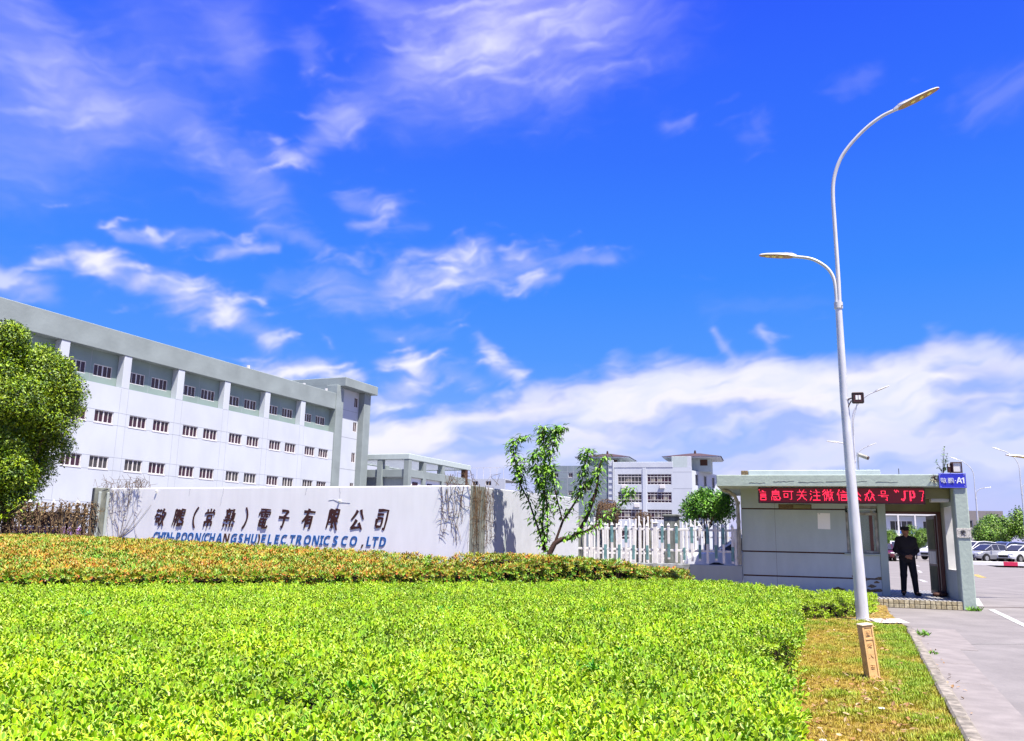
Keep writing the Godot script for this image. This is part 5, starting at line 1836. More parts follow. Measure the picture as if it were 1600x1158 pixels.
# ---------------------------------------------------------------- grass
func make_grass() -> void:
	var bl := MB.new()
	for i in 13:
		var a := rng.randf() * TAU
		var d := Vector3(cos(a), 0, sin(a))
		var b := d * rng.randf_range(0.0, 0.05)
		var h := rng.randf_range(0.025, 0.065)
		var s := Vector3(-d.z, 0, d.x) * 0.0028
		var t := b + d * h * rng.randf_range(0.2, 0.8) + Vector3.UP * h
		var m := (b + t) * 0.5 + Vector3.UP * h * 0.12
		bl.col = Color(1, 1, 1) * rng.randf_range(0.8, 1.1)
		bl.tri(b - s, b + s, m + s)
		bl.tri(b - s, m + s, m - s)
		bl.tri(m - s, m + s, t)
	var mesh := bl.mesh()
	var xf := []
	var cols := []
	for k in 30000:
		var z := -rng.randf_range(3.0, 16.4)
		var x := rng.randf_range(-0.52 - z * 0.36, 0.75 - z * 0.42)
		if x > 0.70 - z * 0.4095 or x < -0.35 - z * 0.36:
			continue
		if z < -15.4 and x > 6.7:
			continue
		var f := lump.get_noise_2d(x * 1.1 + 5.0, z * 1.1) + 0.5 * lump.get_noise_2d(x * 4.0, z * 4.0)
		var rim := smoothstep(0.55, 0.12, (0.60 - z * 0.4095) - x) + smoothstep(-14.3, -15.2, z) * 0.6
		var g := clampf(0.17 + f * 0.85 + rim * 0.52 - smoothstep(-9.0, -6.0, z) * 0.16 + rng.randfn(0.0, 0.15), 0.0, 1.0)
		if rng.randf() > 0.45 + 0.55 * g:
			continue
		var c := Color(0.46, 0.34, 0.04).lerp(Color(0.22, 0.36, 0.003), g) * rng.randf_range(0.75, 1.2)
		xf.append(Transform3D(Basis(Vector3.UP, rng.randf() * TAU).scaled(Vector3.ONE * rng.randf_range(0.6, 1.15) * lerpf(0.6, 1.0, g)), Vector3(x, 0.05, z)))
		cols.append(c)
	var o := many("grass", mesh, xf, cols, foliage(0.3, 0.6))
	tag(o, "patchy green and straw-coloured lawn grass between hedge and kerb", "grass")
	# dry fallen leaves
	var lf := MB.new()
	lf.leaf(Vector3(-0.03, 0, 0), Vector3.RIGHT, Vector3.UP, 0.06, 0.034, Color(1, 1, 1), Color(0.9, 0.85, 0.8), 0.35, -0.25)
	var lm := lf.mesh()
	xf = []
	cols = []
	for k in 2100:
		var z := -rng.randf_range(4.0, 20.3)
		var x := rng.randf_range(-0.4 - z * 0.36, 0.62 - z * 0.41)
		if k >= 1500:
			z = -rng.randf_range(3.5, 9.5)
			x = rng.randf_range(-0.3 - z * 0.36, 0.45 - z * 0.40)
		elif k > 420 and k < 1100:
			x = rng.randf_range(6.2, 8.9)
			z = -rng.randf_range(15.6, 20.4)
			if x > 6.9 - (z + 15.3) * 0.40 or x < 5.6 - (z + 15.3) * 0.30:
				continue
		elif k >= 1100:
			x = 0.62 - z * 0.4095 + rng.randf_range(0.02, 0.2)
			if rng.randf() < 0.35:
				x += rng.randf_range(0.0, 0.25)
			if z < -15.2:
				continue
		elif z > -9.0 and rng.randf() < 0.2:
			continue
		var y := 0.062 if k < 1100 or k >= 1500 else 0.016
		var b := Basis(Vector3(rng.randf_range(-1, 1), rng.randf_range(-0.4, 0.4), rng.randf_range(-1, 1)).normalized(), rng.randf_range(-0.7, 0.7)) * Basis(Vector3.UP, rng.randf() * TAU)
		xf.append(Transform3D(b.scaled(Vector3.ONE * rng.randf_range(0.45, 1.1)), Vector3(x, y + rng.randf() * (0.03 if k < 1100 or k >= 1500 else 0.005), z)))
		var w := rng.randf()
		cols.append(Color(0.30, 0.16, 0.06).lerp(Color(0.50, 0.40, 0.27), w * w * w) * rng.randf_range(0.7, 1.1))
	var fo := many("fallen_leaves", lm, xf, cols, M.fallen)
	tag(fo, "dry brown and pale fallen leaves scattered over the lawn edge, kerb and lamp foot", "leaves")


# ---------------------------------------------------------------- trees
func clump(n: int, radius: float, ln: float, wd: float, cols: Array, sd: int, droop := 0.2) -> ArrayMesh:
	var r := RandomNumberGenerator.new()
	r.seed = sd
	var m := MB.new()
	for i in n:
		var d := Vector3(r.randf_range(-1, 1), r.randf_range(-0.6, 1.0), r.randf_range(-1, 1)).normalized()
		var p := d * radius * r.randf_range(0.15, 1.0)
		var u := (d + Vector3(r.randf_range(-0.7, 0.7), r.randf_range(-0.7, 0.4), r.randf_range(-0.7, 0.7))).normalized()
		var g := r.randf_range(0.75, 1.2)
		var c: Color = cols[r.randi() % cols.size()] * g
		m.leaf(p, u, Vector3(r.randf_range(-0.5, 0.5), 1, r.randf_range(-0.5, 0.5)).normalized(), ln * r.randf_range(0.7, 1.15), wd * r.randf_range(0.8, 1.1), c, c * 1.08, 0.25, droop)
	return m.mesh()


func crown(parent: Node3D, centre: Vector3, size: Vector3, lobes: int, count: int, mesh: Mesh, sd: int, m: Material, gap := 0.1, lobe_r := 0.42) -> Array:
	var r := RandomNumberGenerator.new()
	r.seed = sd
	var ls := []
	for i in lobes:
		var d := Vector3(r.randfn(0, 1), r.randfn(0, 1), r.randfn(0, 1)).normalized()
		var c := centre + d * size * r.randf_range(0.35, 0.72)
		ls.append([c, r.randf_range(0.75, 1.2) * lobe_r * (size.x + size.y) * 0.5])
	var xf := []
	var cols := []
	for i in count:
		var l: Array = ls[r.randi() % lobes]
		var d := Vector3(r.randfn(0, 1), r.randfn(0, 1) + 0.15, r.randfn(0, 1)).normalized()
		var p: Vector3 = l[0] + d * l[1] * sqrt(r.randf_range(0.15, 1.0))
		if r.randf() < gap and d.y < 0.2:
			continue
		xf.append(Transform3D(tilt(d + Vector3(r.randf_range(-0.5, 0.5), 0.5, r.randf_range(-0.5, 0.5)), r.randf() * TAU, r.randf_range(0.75, 1.25)), p))
		var v := r.randf_range(0.7, 1.25)
		cols.append(Color(v * r.randf_range(0.85, 1.15), v, v * 0.9))
	many("crown", mesh, xf, cols, m, parent)
	return ls


func limbs(parent: Node3D, foot: Vector3, fork: Vector3, tips: Array, r0: float, r1: float) -> void:
	var t := MB.new()
	t.tube([foot, foot.lerp(fork, 0.5) + Vector3(0.04, 0, 0.02), fork], r0, r0 * 0.75, 9)
	part("trunk", t, M.bark, parent)
	for q in tips:
		var b := MB.new()
		var mid: Vector3 = fork.lerp(q[0], 0.5) + Vector3(rng.randf_range(-0.1, 0.1), 0.08, rng.randf_range(-0.1, 0.1))
		b.tube([fork - Vector3(0, 0.03, 0), mid, q[0]], r0 * 0.55, r1, 6)
		part("limb", b, M.bark, parent)


func make_trees() -> void:
	# dense evergreen at the left edge
	var t := thing("round_tree", "dense rounded bright green tree at the left edge in front of the factory", "tree", Vector3(-14.9, 0, -25.4))
	var cm := clump(17, 0.20, 0.090, 0.036, [Color(0.18, 0.29, 0.001), Color(0.09, 0.18, 0.001), Color(0.25, 0.36, 0.001), Color(0.04, 0.09, 0.003)], 3)
	var ls := crown(t, Vector3(-0.15, 5.1, 0), Vector3(2.2, 3.15, 2.1), 44, 11000, cm, 8, M.leaf, 0.10, 0.24)
	crown(t, Vector3(-0.5, 3.0, 0.3), Vector3(1.95, 1.5, 1.7), 18, 3600, cm, 9, M.leaf, 0.10, 0.36)
	limbs(t, Vector3.ZERO, Vector3(0.0, 2.0, 0), ls.slice(0, 12), 0.16, 0.03)
	# sparse tree before the return wall: bare forked limbs with drooping leaf bunches
	var p := thing("sparse_tree", "young sparse tree with forked dark limbs and drooping green leaf bunches beside the return wall", "tree", Vector3(1.05, 0, -19.7))
	var br := [
		[ Vector2(-0.22,1.14),Vector2(-0.31,1.51),Vector2(-0.45,1.90),Vector2(-0.62,2.36),Vector2(-0.79,2.65),Vector2(-0.88,2.92),Vector2(-0.94,3.25),Vector2(-1.00,3.52),Vector2(-0.92,3.74) ],
		[ Vector2(-0.20,1.19),Vector2(-0.28,1.71),Vector2(-0.25,2.30),Vector2(-0.23,2.83),Vector2(-0.25,3.33),Vector2(-0.27,3.77),Vector2(-0.29,4.08) ],
		[ Vector2(-0.23,2.83),Vector2(-0.13,3.20),Vector2(-0.03,3.68),Vector2(0.03,3.95),Vector2(0.17,4.07) ],
		[ Vector2(-0.17,1.35),Vector2(-0.16,1.91),Vector2(-0.21,2.43),Vector2(-0.39,2.83),Vector2(-0.48,3.09),Vector2(-0.44,3.46) ],
		[ Vector2(-0.11,1.11),Vector2(0.01,1.35),Vector2(0.16,1.44),Vector2(0.39,1.49),Vector2(0.54,1.59),Vector2(0.72,1.89),Vector2(0.85,2.22),Vector2(0.98,2.62),Vector2(1.02,3.02),Vector2(1.07,3.22),Vector2(1.20,3.40) ],
		[ Vector2(0.01,1.35),Vector2(0.19,1.85),Vector2(0.45,2.25),Vector2(0.62,2.55),Vector2(0.82,2.75),Vector2(0.93,2.87) ],
		[ Vector2(0.19,1.85),Vector2(0.05,2.37),Vector2(-0.07,2.87),Vector2(-0.14,3.10) ],
		[ Vector2(0.55,2.41),Vector2(0.58,2.65),Vector2(0.71,3.05),Vector2(0.73,3.35),Vector2(0.75,3.52) ],
		[ Vector2(0.54,1.59),Vector2(0.72,1.63),Vector2(0.98,1.76),Vector2(1.12,1.90),Vector2(1.38,2.07),Vector2(1.55,2.23) ],
		[ Vector2(1.55,2.23),Vector2(1.69,2.44),Vector2(1.77,2.65) ],
		[ Vector2(-0.79,2.65),Vector2(-0.80,2.99),Vector2(-0.75,3.29) ],
		[ Vector2(-0.92,3.74),Vector2(-0.76,3.76),Vector2(-0.64,3.84) ],
	]
	var rad := [0.026, 0.030, 0.015, 0.018, 0.065, 0.032, 0.018, 0.016, 0.030, 0.014, 0.013, 0.010]
	var dense := [1.0, 1.5, 2.0, 1.4, 0.85, 0.55, 1.0, 1.7, 0.8, 1.0, 1.4, 1.2]
	var tr := MB.new()
	tr.tube([Vector3(-0.16, 0.0, 0), Vector3(-0.15, 0.7, 0), Vector3(-0.11, 1.12, 0)], 0.075, 0.062, 9)
	part("trunk", tr, M.bark, p)
	var lx := []
	var lc := []
	for i in br.size():
		var pts := []
		var zoff := rng.randf_range(-0.35, 0.35)
		if i in [4, 5]:
			zoff = 0.0
		for k in br[i].size():
			var f: float = float(k) / (br[i].size() - 1.0)
			pts.append(Vector3(br[i][k].x, br[i][k].y, zoff * f))
		var b := MB.new()
		b.tube(pts, rad[i], rad[i] * 0.3, 7)
		part("limb", b, M.bark, p)
		var total := 0.0
		for k in pts.size() - 1:
			total += pts[k].distance_to(pts[k + 1])
		var n := int(total * 165.0 * dense[i])
		for k in n:
			var f := pow(rng.randf(), 0.72)
			if f < 0.22 and i in [4, 5]:
				continue
			var u := f * (pts.size() - 1)
			var j := mini(int(u), pts.size() - 2)
			var at: Vector3 = pts[j].lerp(pts[j + 1], u - j)
			var a := rng.randf() * TAU
			var out := Vector3(cos(a), rng.randf_range(-0.2, 0.6), sin(a)).normalized()
			var base := at + out * rng.randf_range(0.01, 0.17)
			var d := (out + Vector3(0, rng.randf_range(-1.3, 0.35), 0)).normalized()
			var x := d.cross(Vector3(0.2, 1, 0.1)).normalized()
			lx.append(Transform3D(Basis(d, x.cross(d).normalized(), x).scaled(Vector3.ONE * rng.randf_range(0.75, 1.25)), base))
			var v := rng.randf_range(0.6, 1.3)
			lc.append(Color(v * rng.randf_range(0.8, 1.2), v, v * 0.8))
	var pl := MB.new()
	pl.leaf(Vector3.ZERO, Vector3.RIGHT, Vector3.UP, 0.115, 0.050, Color(0.115, 0.265, 0.008), Color(0.13, 0.30, 0.01), 0.3, 0.3)
	many("leaves", pl.mesh(), lx, lc, M.leaf, p)
	# small round tree behind the pickets
	var q := thing("round_tree", "small round-headed tree behind the picket fence, left of the guardhouse", "tree", Vector3(6.05, 0, -26.3))
	var cq := clump(12, 0.13, 0.075, 0.035, [Color(0.09, 0.25, 0.012), Color(0.13, 0.33, 0.014), Color(0.05, 0.14, 0.008)], 14)
	var lq := crown(q, Vector3(0.0, 2.42, 0), Vector3(1.25, 0.66, 1.1), 22, 1500, cq, 4, M.leaf, 0.35, 0.34)
	limbs(q, Vector3.ZERO, Vector3(0.0, 1.75, 0), lq.slice(0, 9), 0.055, 0.015)
	# trees along the car park on the right and beyond the doorway
	var ct := clump(14, 0.42, 0.22, 0.12, [Color(0.10, 0.20, 0.015), Color(0.15, 0.27, 0.02), Color(0.06, 0.13, 0.01)], 25)
	var row := [
		[50.7, -82.3, 1.0, "leafy green tree over the parked cars at the right edge of the photo"],
		[47.9, -83.2, 0.92, "green tree behind the white parked cars, left of the tree at the right edge"],
		[45.3, -80.6, 0.72, "shorter yellowish tree right behind the guardhouse pillar by the far lamp"],
		[56.3, -80.6, 1.15, "tree beyond the right edge of the car park"],
		[41.2, -86.5, 0.62, "small bushy tree seen through the doorway right of the guard"],
		[38.5, -87.4, 0.58, "small bushy tree seen through the doorway beside the guard's shoulder"],
		[36.5, -88.2, 0.55, "small bushy tree seen through the doorway left of the guard"],
		[31.9, -90.7, 0.6, "small tree on the far verge hidden left of the doorway"],
		[63.8, -84.0, 1.1, "tree far right of the car park"],
	]
	var first: Node3D
	for k in row.size():
		var rr: Array = row[k]
		if k < 3 or k == 4:
			var n := thing("verge_tree", rr[3], "tree", Vector3(rr[0], 0, rr[1]), 0.0, "trees along the car park")
			var l3 := crown(n, Vector3(0, 3.4, 0), Vector3(2.4, 1.7, 2.2), 16, 800, ct, 40 + k, M.leaf, 0.2, 0.42)
			limbs(n, Vector3.ZERO, Vector3(0.05, 1.7, 0), l3.slice(0, 8), 0.10, 0.03)
			n.scale = Vector3.ONE * rr[2]
			first = n
		else:
			dup(first, rr[3], Vector3(rr[0], 0, rr[1]), k * 1.3, rr[2])


# ---------------------------------------------------------------- street lamps
func lamp_head(o: Node3D, a: Vector3, b: Vector3) -> void:
	# flat tapered blade from a (arm end) to b (tip), orange-brown panel underneath
	var d := (b - a).normalized()
	var s := d.cross(Vector3.UP).normalized()
	var u := s.cross(d).normalized()
	var ln := a.distance_to(b)
	var m := MB.new()
	var tt := [0.0, 0.10, 0.22, 0.5, 0.8, 0.95, 1.0]
	var ww := [0.045, 0.075, 0.13, 0.15, 0.125, 0.07, 0.02]
	var hh := [0.035, 0.055, 0.045, 0.035, 0.025, 0.018, 0.01]
	var rings := []
	for i in tt.size():
		var c: Vector3 = a + d * ln * tt[i]
		rings.append([c - s * ww[i] - u * 0.012, c - s * ww[i] * 0.7 + u * hh[i], c + s * ww[i] * 0.7 + u * hh[i], c + s * ww[i] - u * 0.012])
	for i in tt.size() - 1:
		for k in 3:
			m.face([rings[i][k], rings[i][k + 1], rings[i + 1][k + 1], rings[i + 1][k]], (rings[i][k] + rings[i][k + 1]) * 0.5 - (a + d * ln * tt[i]) + u * 0.02)
		m.face([rings[i][0], rings[i][3], rings[i + 1][3], rings[i + 1][0]], -u)
	m.face(rings[0], -d)
	m.face(rings[6], d)
	var h := part("lamp_head", m, M.lamp_white, o)
	var p := MB.new()
	for i in range(1, 5):
		var c0: Vector3 = a + d * ln * tt[i] - u * 0.016
		var c1: Vector3 = a + d * ln * tt[i + 1] - u * 0.016
		p.face([c0 - s * ww[i] * 0.92, c0 + s * ww[i] * 0.92, c1 + s * ww[i + 1] * 0.92, c1 - s * ww[i + 1] * 0.92], -u)
	part("under_panel", p, M.lamp_under, h)
	for k in 3:
		var c := a + d * ln * (0.42 + 0.18 * k) - u * 0.02
		var q := MB.new()
		q.x = Transform3D(Basis(d, u, s), c)
		q.ball(Vector3.ZERO, Vector3(0.055, 0.012, 0.055), 10, 4)
		part("lens", q, M.lamp_chip, h)
	var t := MB.new()
	t.face([rings[5][0] - u * 0.004, rings[5][3] - u * 0.004, rings[6][3] - u * 0.004, rings[6][0] - u * 0.004], -u)
	part("red_tip", t, M.tail, h)
	var r := MB.new()
	for k in 7:
		var c := a + d * ln * (0.13 + 0.028 * k) + u * 0.052
		r.face([c - s * 0.06, c + s * 0.06, c + s * 0.06 + u * 0.03, c - s * 0.06 + u * 0.03], d)
		r.face([c - s * 0.06 + d * 0.008, c + s * 0.06 + d * 0.008, c + s * 0.06 + u * 0.03 + d * 0.008, c - s * 0.06 + u * 0.03 + d * 0.008], -d)
	part("cooling_fins", r, M.lamp_white, h)


func smooth(pts: Array, n := 5) -> Array:
	var c := Curve3D.new()
	for i in pts.size():
		var t: Vector3 = (pts[mini(i + 1, pts.size() - 1)] - pts[maxi(i - 1, 0)]) / 6.0
		c.add_point(pts[i], -t, t)
	var out := []
	for i in pts.size() - 1:
		for k in n:
			out.append(c.sample(i, float(k) / n))
	out.append(pts[-1])
	return out


func make_lamps() -> void:
	var o := thing("street_lamp", "tall white street lamp with two curved arms, standing beside the guardhouse", "street lamp", Vector3(6.841, 0.0, -16.675), 21.0, "street lamps along the road")
	var pole := MB.new()
	var pp := [Vector3(-0.02, 0.04, 0), Vector3(-0.066, 2.09, 0), Vector3(-0.120, 4.39, 0), Vector3(-0.127, 6.30, 0)]
	pole.tube(pp, 0.12, 0.06, 20, true, [0.119, 0.101, 0.080, 0.064])
	part("pole", pole, M.steel, o)
	var col := MB.new()
	col.tube([Vector3(-0.127, 6.24, 0), Vector3(-0.127, 6.37, 0)], 0.085, 0.085, 16)
	part("collar", col, M.lamp_white, o)
	for k in 2:
		var bolt := MB.new()
		bolt.ball(Vector3(-0.06, 6.28, 0.06 - k * 0.1), Vector3(0.014, 0.014, 0.014), 6, 4)
		part("bolt", bolt, M.dark, o)
	var tall := MB.new()
	tall.tube(smooth([Vector3(-0.105, 6.35, 0), Vector3(-0.100, 6.944, 0), Vector3(-0.108, 8.039, 0), Vector3(-0.110, 8.706, 0), Vector3(-0.068, 9.107, 0), Vector3(0.068, 9.495, 0), Vector3(0.281, 9.807, 0), Vector3(0.614, 10.139, 0), Vector3(0.937, 10.361, 0), Vector3(1.232, 10.476, 0)]), 0.042, 0.034, 12)
	part("tall_arm", tall, M.lamp_white, o)
	var short := MB.new()
	short.tube(smooth([Vector3(-0.160, 6.353, 0), Vector3(-0.160, 6.614, 0), Vector3(-0.188, 6.889, 0), Vector3(-0.291, 7.114, 0), Vector3(-0.479, 7.287, 0), Vector3(-0.672, 7.386, 0), Vector3(-0.948, 7.448, 0)]), 0.036, 0.032, 12)
	part("short_arm", short, M.lamp_white, o)
	lamp_head(o, Vector3(1.18, 10.455, 0), Vector3(2.06, 10.82, 0))
	lamp_head(o, Vector3(-0.90, 7.445, 0), Vector3(-1.66, 7.555, 0))
	blk("base_plate", -0.22, 0.20, 0.03, 0.055, -0.2, 0.2, M.lamp_white, o, 0.01)
	# the same lamps further along the road
	var yaw := -deg_to_rad(21.0)
	dup(o, "distant two-armed street lamp whose arm shows right of the pole's floodlight", Vector3(20.83, 0, -50.4), yaw)
	dup(o, "farthest two-armed street lamp, its thin arms showing low beside the security camera", Vector3(32.75, 0, -79.8), yaw)
	dup(o, "distant white street lamp just right of the guardhouse pillar, in front of the parked cars", Vector3(49.5, 0, -90.0), yaw + PI)
	dup(o, "white street lamp at the right edge, its long arm reaching left above the trees", Vector3(48.4, 0, -80.0), yaw + PI)
	# lamp head that reaches in at the right edge
	var e := thing("low_lamp", "orange-bottomed lamp head on a short arm, cut off by the right edge of the photo", "street lamp", Vector3(17.2, 0, -24.0), 0.0)
	var ep := MB.new()
	ep.tube([Vector3.ZERO, Vector3(0, 3.9, 0)], 0.07, 0.05, 12)
	part("pole", ep, M.steel, e)
	var ea := MB.new()
	ea.tube(smooth([Vector3(0, 3.85, 0), Vector3(-0.2, 4.05, 0), Vector3(-0.9, 4.02, 0), Vector3(-1.8, 3.97, 0)]), 0.04, 0.035, 10)
	part("arm", ea, M.lamp_white, e)
	lamp_head(e, Vector3(-1.75, 3.92, 0), Vector3(-3.0, 4.06, 0))
	# black floodlight strapped to the pole
	var f := thing("pole_floodlight", "dark red-black square floodlight with two white LEDs strapped to the street lamp pole", "floodlight", Vector3(6.841 + 0.10, 4.35, -16.56), 14.0)
	var fh := MB.new()
	fh.span(-0.115, 0.115, -0.115, 0.115, -0.045, 0.02, 0.02)
	part("housing", fh, M.flood, f)
	var fr := MB.new()
	for q in [[-0.10, 0.10, -0.10, -0.085], [-0.10, 0.10, 0.085, 0.10], [-0.10, -0.085, -0.085, 0.085], [0.085, 0.10, -0.085, 0.085]]:
		fr.span(q[0], q[1], q[2], q[3], 0.019, 0.027)
	part("rim", fr, M.black, f)
	for k in 2:
		blk("led_panel", -0.048 + k * 0.054, -0.004 + k * 0.054, -0.042, 0.045, 0.0205, 0.025, M.white_paint, f, 0.003)
	var br := MB.new()
	br.tube([Vector3(-0.115, 0.0, -0.02), Vector3(-0.17, -0.02, -0.03), Vector3(-0.22, -0.02, -0.08)], 0.014, 0.014, 6)
	br.tube([Vector3(-0.12, -0.05, -0.03), Vector3(-0.16, -0.12, -0.04), Vector3(-0.19, -0.19, -0.05)], 0.012, 0.012, 6)
	part("bracket", br, M.flood, f)
	var st := MB.new()
	st.tube([Vector3(-0.225, -0.03, -0.11), Vector3(-0.225, 0.0, -0.11)], 0.088, 0.088, 16)
	part("strap", st, M.steel, f)
	var wire := MB.new()
	wire.tube(smooth([Vector3(-0.02, -0.11, -0.02), Vector3(-0.05, -0.25, -0.02), Vector3(-0.10, -0.45, -0.03), Vector3(-0.11, -0.75, -0.04)]), 0.008, 0.008, 6)
	part("cable", wire, M.steel, f)


# ---------------------------------------------------------------- leaning marker post
func make_marker() -> void:
	var o := thing("marker_post", "leaning orange-tan concrete marker post with engraved characters on the lawn", "marker post", Vector3(3.985, 0.015, -9.56))
	o.rotation = Vector3(deg_to_rad(1.0), deg_to_rad(6.0), deg_to_rad(6.3))
	var b := MB.new()
	var w := 0.061
	var d := 0.055
	# shaft with a recessed face: core plus a raised frame
	b.span(-w, w, -0.1, 0.600, -d, d - 0.010, 0.006)
	part("shaft", b, M.marker_cut, o)
	var f := MB.new()
	f.span(-w - 0.002, -w + 0.020, -0.1, 0.601, d - 0.012, d, 0.004)
	f.span(w - 0.020, w + 0.002, -0.1, 0.601, d - 0.012, d, 0.004)
	f.span(-w + 0.019, w - 0.019, 0.452, 0.478, d - 0.013, d - 0.001, 0.003)
	f.span(-w + 0.019, w - 0.019, 0.580, 0.601, d - 0.013, d - 0.001, 0.003)
	part("raised_frame", f, M.marker, o)
	var s := MB.new()
	s.span(w - 0.004, w + 0.004, -0.1, 0.60, -d + 0.002, d - 0.014, 0.002)
	s.span(-w - 0.004, -w + 0.004, -0.1, 0.60, -d + 0.002, d - 0.014, 0.002)
	part("flank", s, M.marker, o)
	var pn := MB.new()
	pn.span(-w + 0.022, w - 0.022, -0.1, 0.449, d - 0.0105, d - 0.006, 0.002)
	pn.span(-w + 0.022, w - 0.022, 0.481, 0.577, d - 0.0105, d - 0.006, 0.002)
	part("panel", pn, M.marker, o)
	var c := MB.new()
	c.span(-w - 0.008, w + 0.008, 0.602, 0.622, -d - 0.006, d + 0.008, 0.008)
	part("cap", c, M.marker_cap, o)
	var engraved := surf(0.74, 0.46, 0.19, 0.85, "blotch", Vector3(2, 2, 2))
	var t := ["国", "安", "大", "田", "土"]
	for i in 5:
		var g := brush_glyph(t[i], 0.056, 0.05 if i else 0.06, 0.005, d - 0.0062, d - 0.0048)
		part("engraved_character", g, engraved, o, Vector3(0, [0.496, 0.375, 0.265, 0.150, 0.045][i], 0))


# ---------------------------------------------------------------- the guard
func sdf_mesh(bones: Array, cell: float, k: float) -> ArrayMesh:
	# smooth union of tapered capsules [a, b, ra, rb], meshed with surface nets
	var lo := Vector3.ONE * 1e9
	var hi := -lo
	for b in bones:
		var r := maxf(b[2], b[3]) + k + cell * 2.0
		for e in [b[0], b[1]]:
			lo = lo.min(e - Vector3.ONE * r)
			hi = hi.max(e + Vector3.ONE * r)
	var nx := int((hi.x - lo.x) / cell) + 2
	var ny := int((hi.y - lo.y) / cell) + 2
	var nz := int((hi.z - lo.z) / cell) + 2
	var f := PackedFloat32Array()
	f.resize(nx * ny * nz)
	f.fill(10.0)
	for b in bones:
		var r := maxf(b[2], b[3]) + k + cell * 2.0
		var l: Vector3 = b[0].min(b[1]) - Vector3.ONE * r
		var h: Vector3 = b[0].max(b[1]) + Vector3.ONE * r
		var i0 := Vector3i(((l - lo) / cell).floor())
		var i1 := Vector3i(((h - lo) / cell).ceil())
		var ab: Vector3 = b[1] - b[0]
		var l2 := maxf(ab.length_squared(), 1e-9)
		for z in range(maxi(0, i0.z), mini(nz, i1.z + 1)):
			for y in range(maxi(0, i0.y), mini(ny, i1.y + 1)):
				for x in range(maxi(0, i0.x), mini(nx, i1.x + 1)):
					var p := lo + Vector3(x, y, z) * cell
					var t := clampf((p - b[0]).dot(ab) / l2, 0.0, 1.0)
					var d: float = (p - b[0] - ab * t).length() - lerpf(b[2], b[3], t)
					var n := (z * ny + y) * nx + x
					var q := f[n]
					var s := maxf(k - absf(q - d), 0.0) / k
					f[n] = minf(q, d) - s * s * k * 0.25
	var vert := {}
	var pos := PackedVector3Array()
	var nor := PackedVector3Array()
	var idx := PackedInt32Array()
	var sx := 1
	var sy := nx
	var sz := nx * ny
	for z in nz - 1:
		for y in ny - 1:
			for x in nx - 1:
				var n := z * sz + y * sy + x
				var c := [f[n], f[n + 1], f[n + sy], f[n + sy + 1], f[n + sz], f[n + sz + 1], f[n + sz + sy], f[n + sz + sy + 1]]
				var neg := 0
				for q in c:
					if q < 0.0:
						neg += 1
				if neg == 0 or neg == 8:
					continue
				var sum := Vector3.ZERO
				var cnt := 0
				for e in [[0, 1], [2, 3], [4, 5], [6, 7], [0, 2], [1, 3], [4, 6], [5, 7], [0, 4], [1, 5], [2, 6], [3, 7]]:
					var a: float = c[e[0]]
					var b: float = c[e[1]]
					if (a < 0.0) != (b < 0.0):
						var t := a / (a - b)
						var pa := Vector3(e[0] & 1, (e[0] >> 1) & 1, e[0] >> 2)
						var pb := Vector3(e[1] & 1, (e[1] >> 1) & 1, e[1] >> 2)
						sum += pa.lerp(pb, t)
						cnt += 1
				vert[n] = pos.size()
				pos.append(lo + (Vector3(x, y, z) + sum / cnt) * cell)
				nor.append(Vector3(c[1] + c[3] + c[5] + c[7] - c[0] - c[2] - c[4] - c[6], c[2] + c[3] + c[6] + c[7] - c[0] - c[1] - c[4] - c[5], c[4] + c[5] + c[6] + c[7] - c[0] - c[1] - c[2] - c[3]).normalized())
	for z in range(1, nz - 1):
		for y in range(1, ny - 1):
			for x in range(1, nx - 1):
				var n := z * sz + y * sy + x
				var a := f[n] < 0.0
				for ax in 3:
					var st: int = [sx, sy, sz][ax]
					if (f[n + st] < 0.0) == a:
						continue
					var u: int = [sy, sz, sx][ax]
					var w: int = [sz, sx, sy][ax]
					var q := [vert.get(n, -1), vert.get(n - u, -1), vert.get(n - u - w, -1), vert.get(n - w, -1)]
					if q.has(-1):
						continue
					if a:
						idx.append_array(PackedInt32Array([q[0], q[2], q[1], q[0], q[3], q[2]]))
					else:
						idx.append_array(PackedInt32Array([q[0], q[1], q[2], q[0], q[2], q[3]]))
	var arr := []
	arr.resize(Mesh.ARRAY_MAX)
	arr[Mesh.ARRAY_VERTEX] = pos
	arr[Mesh.ARRAY_NORMAL] = nor
	arr[Mesh.ARRAY_INDEX] = idx
	var m := ArrayMesh.new()
	m.add_surface_from_arrays(Mesh.PRIMITIVE_TRIANGLES, arr)
	return m


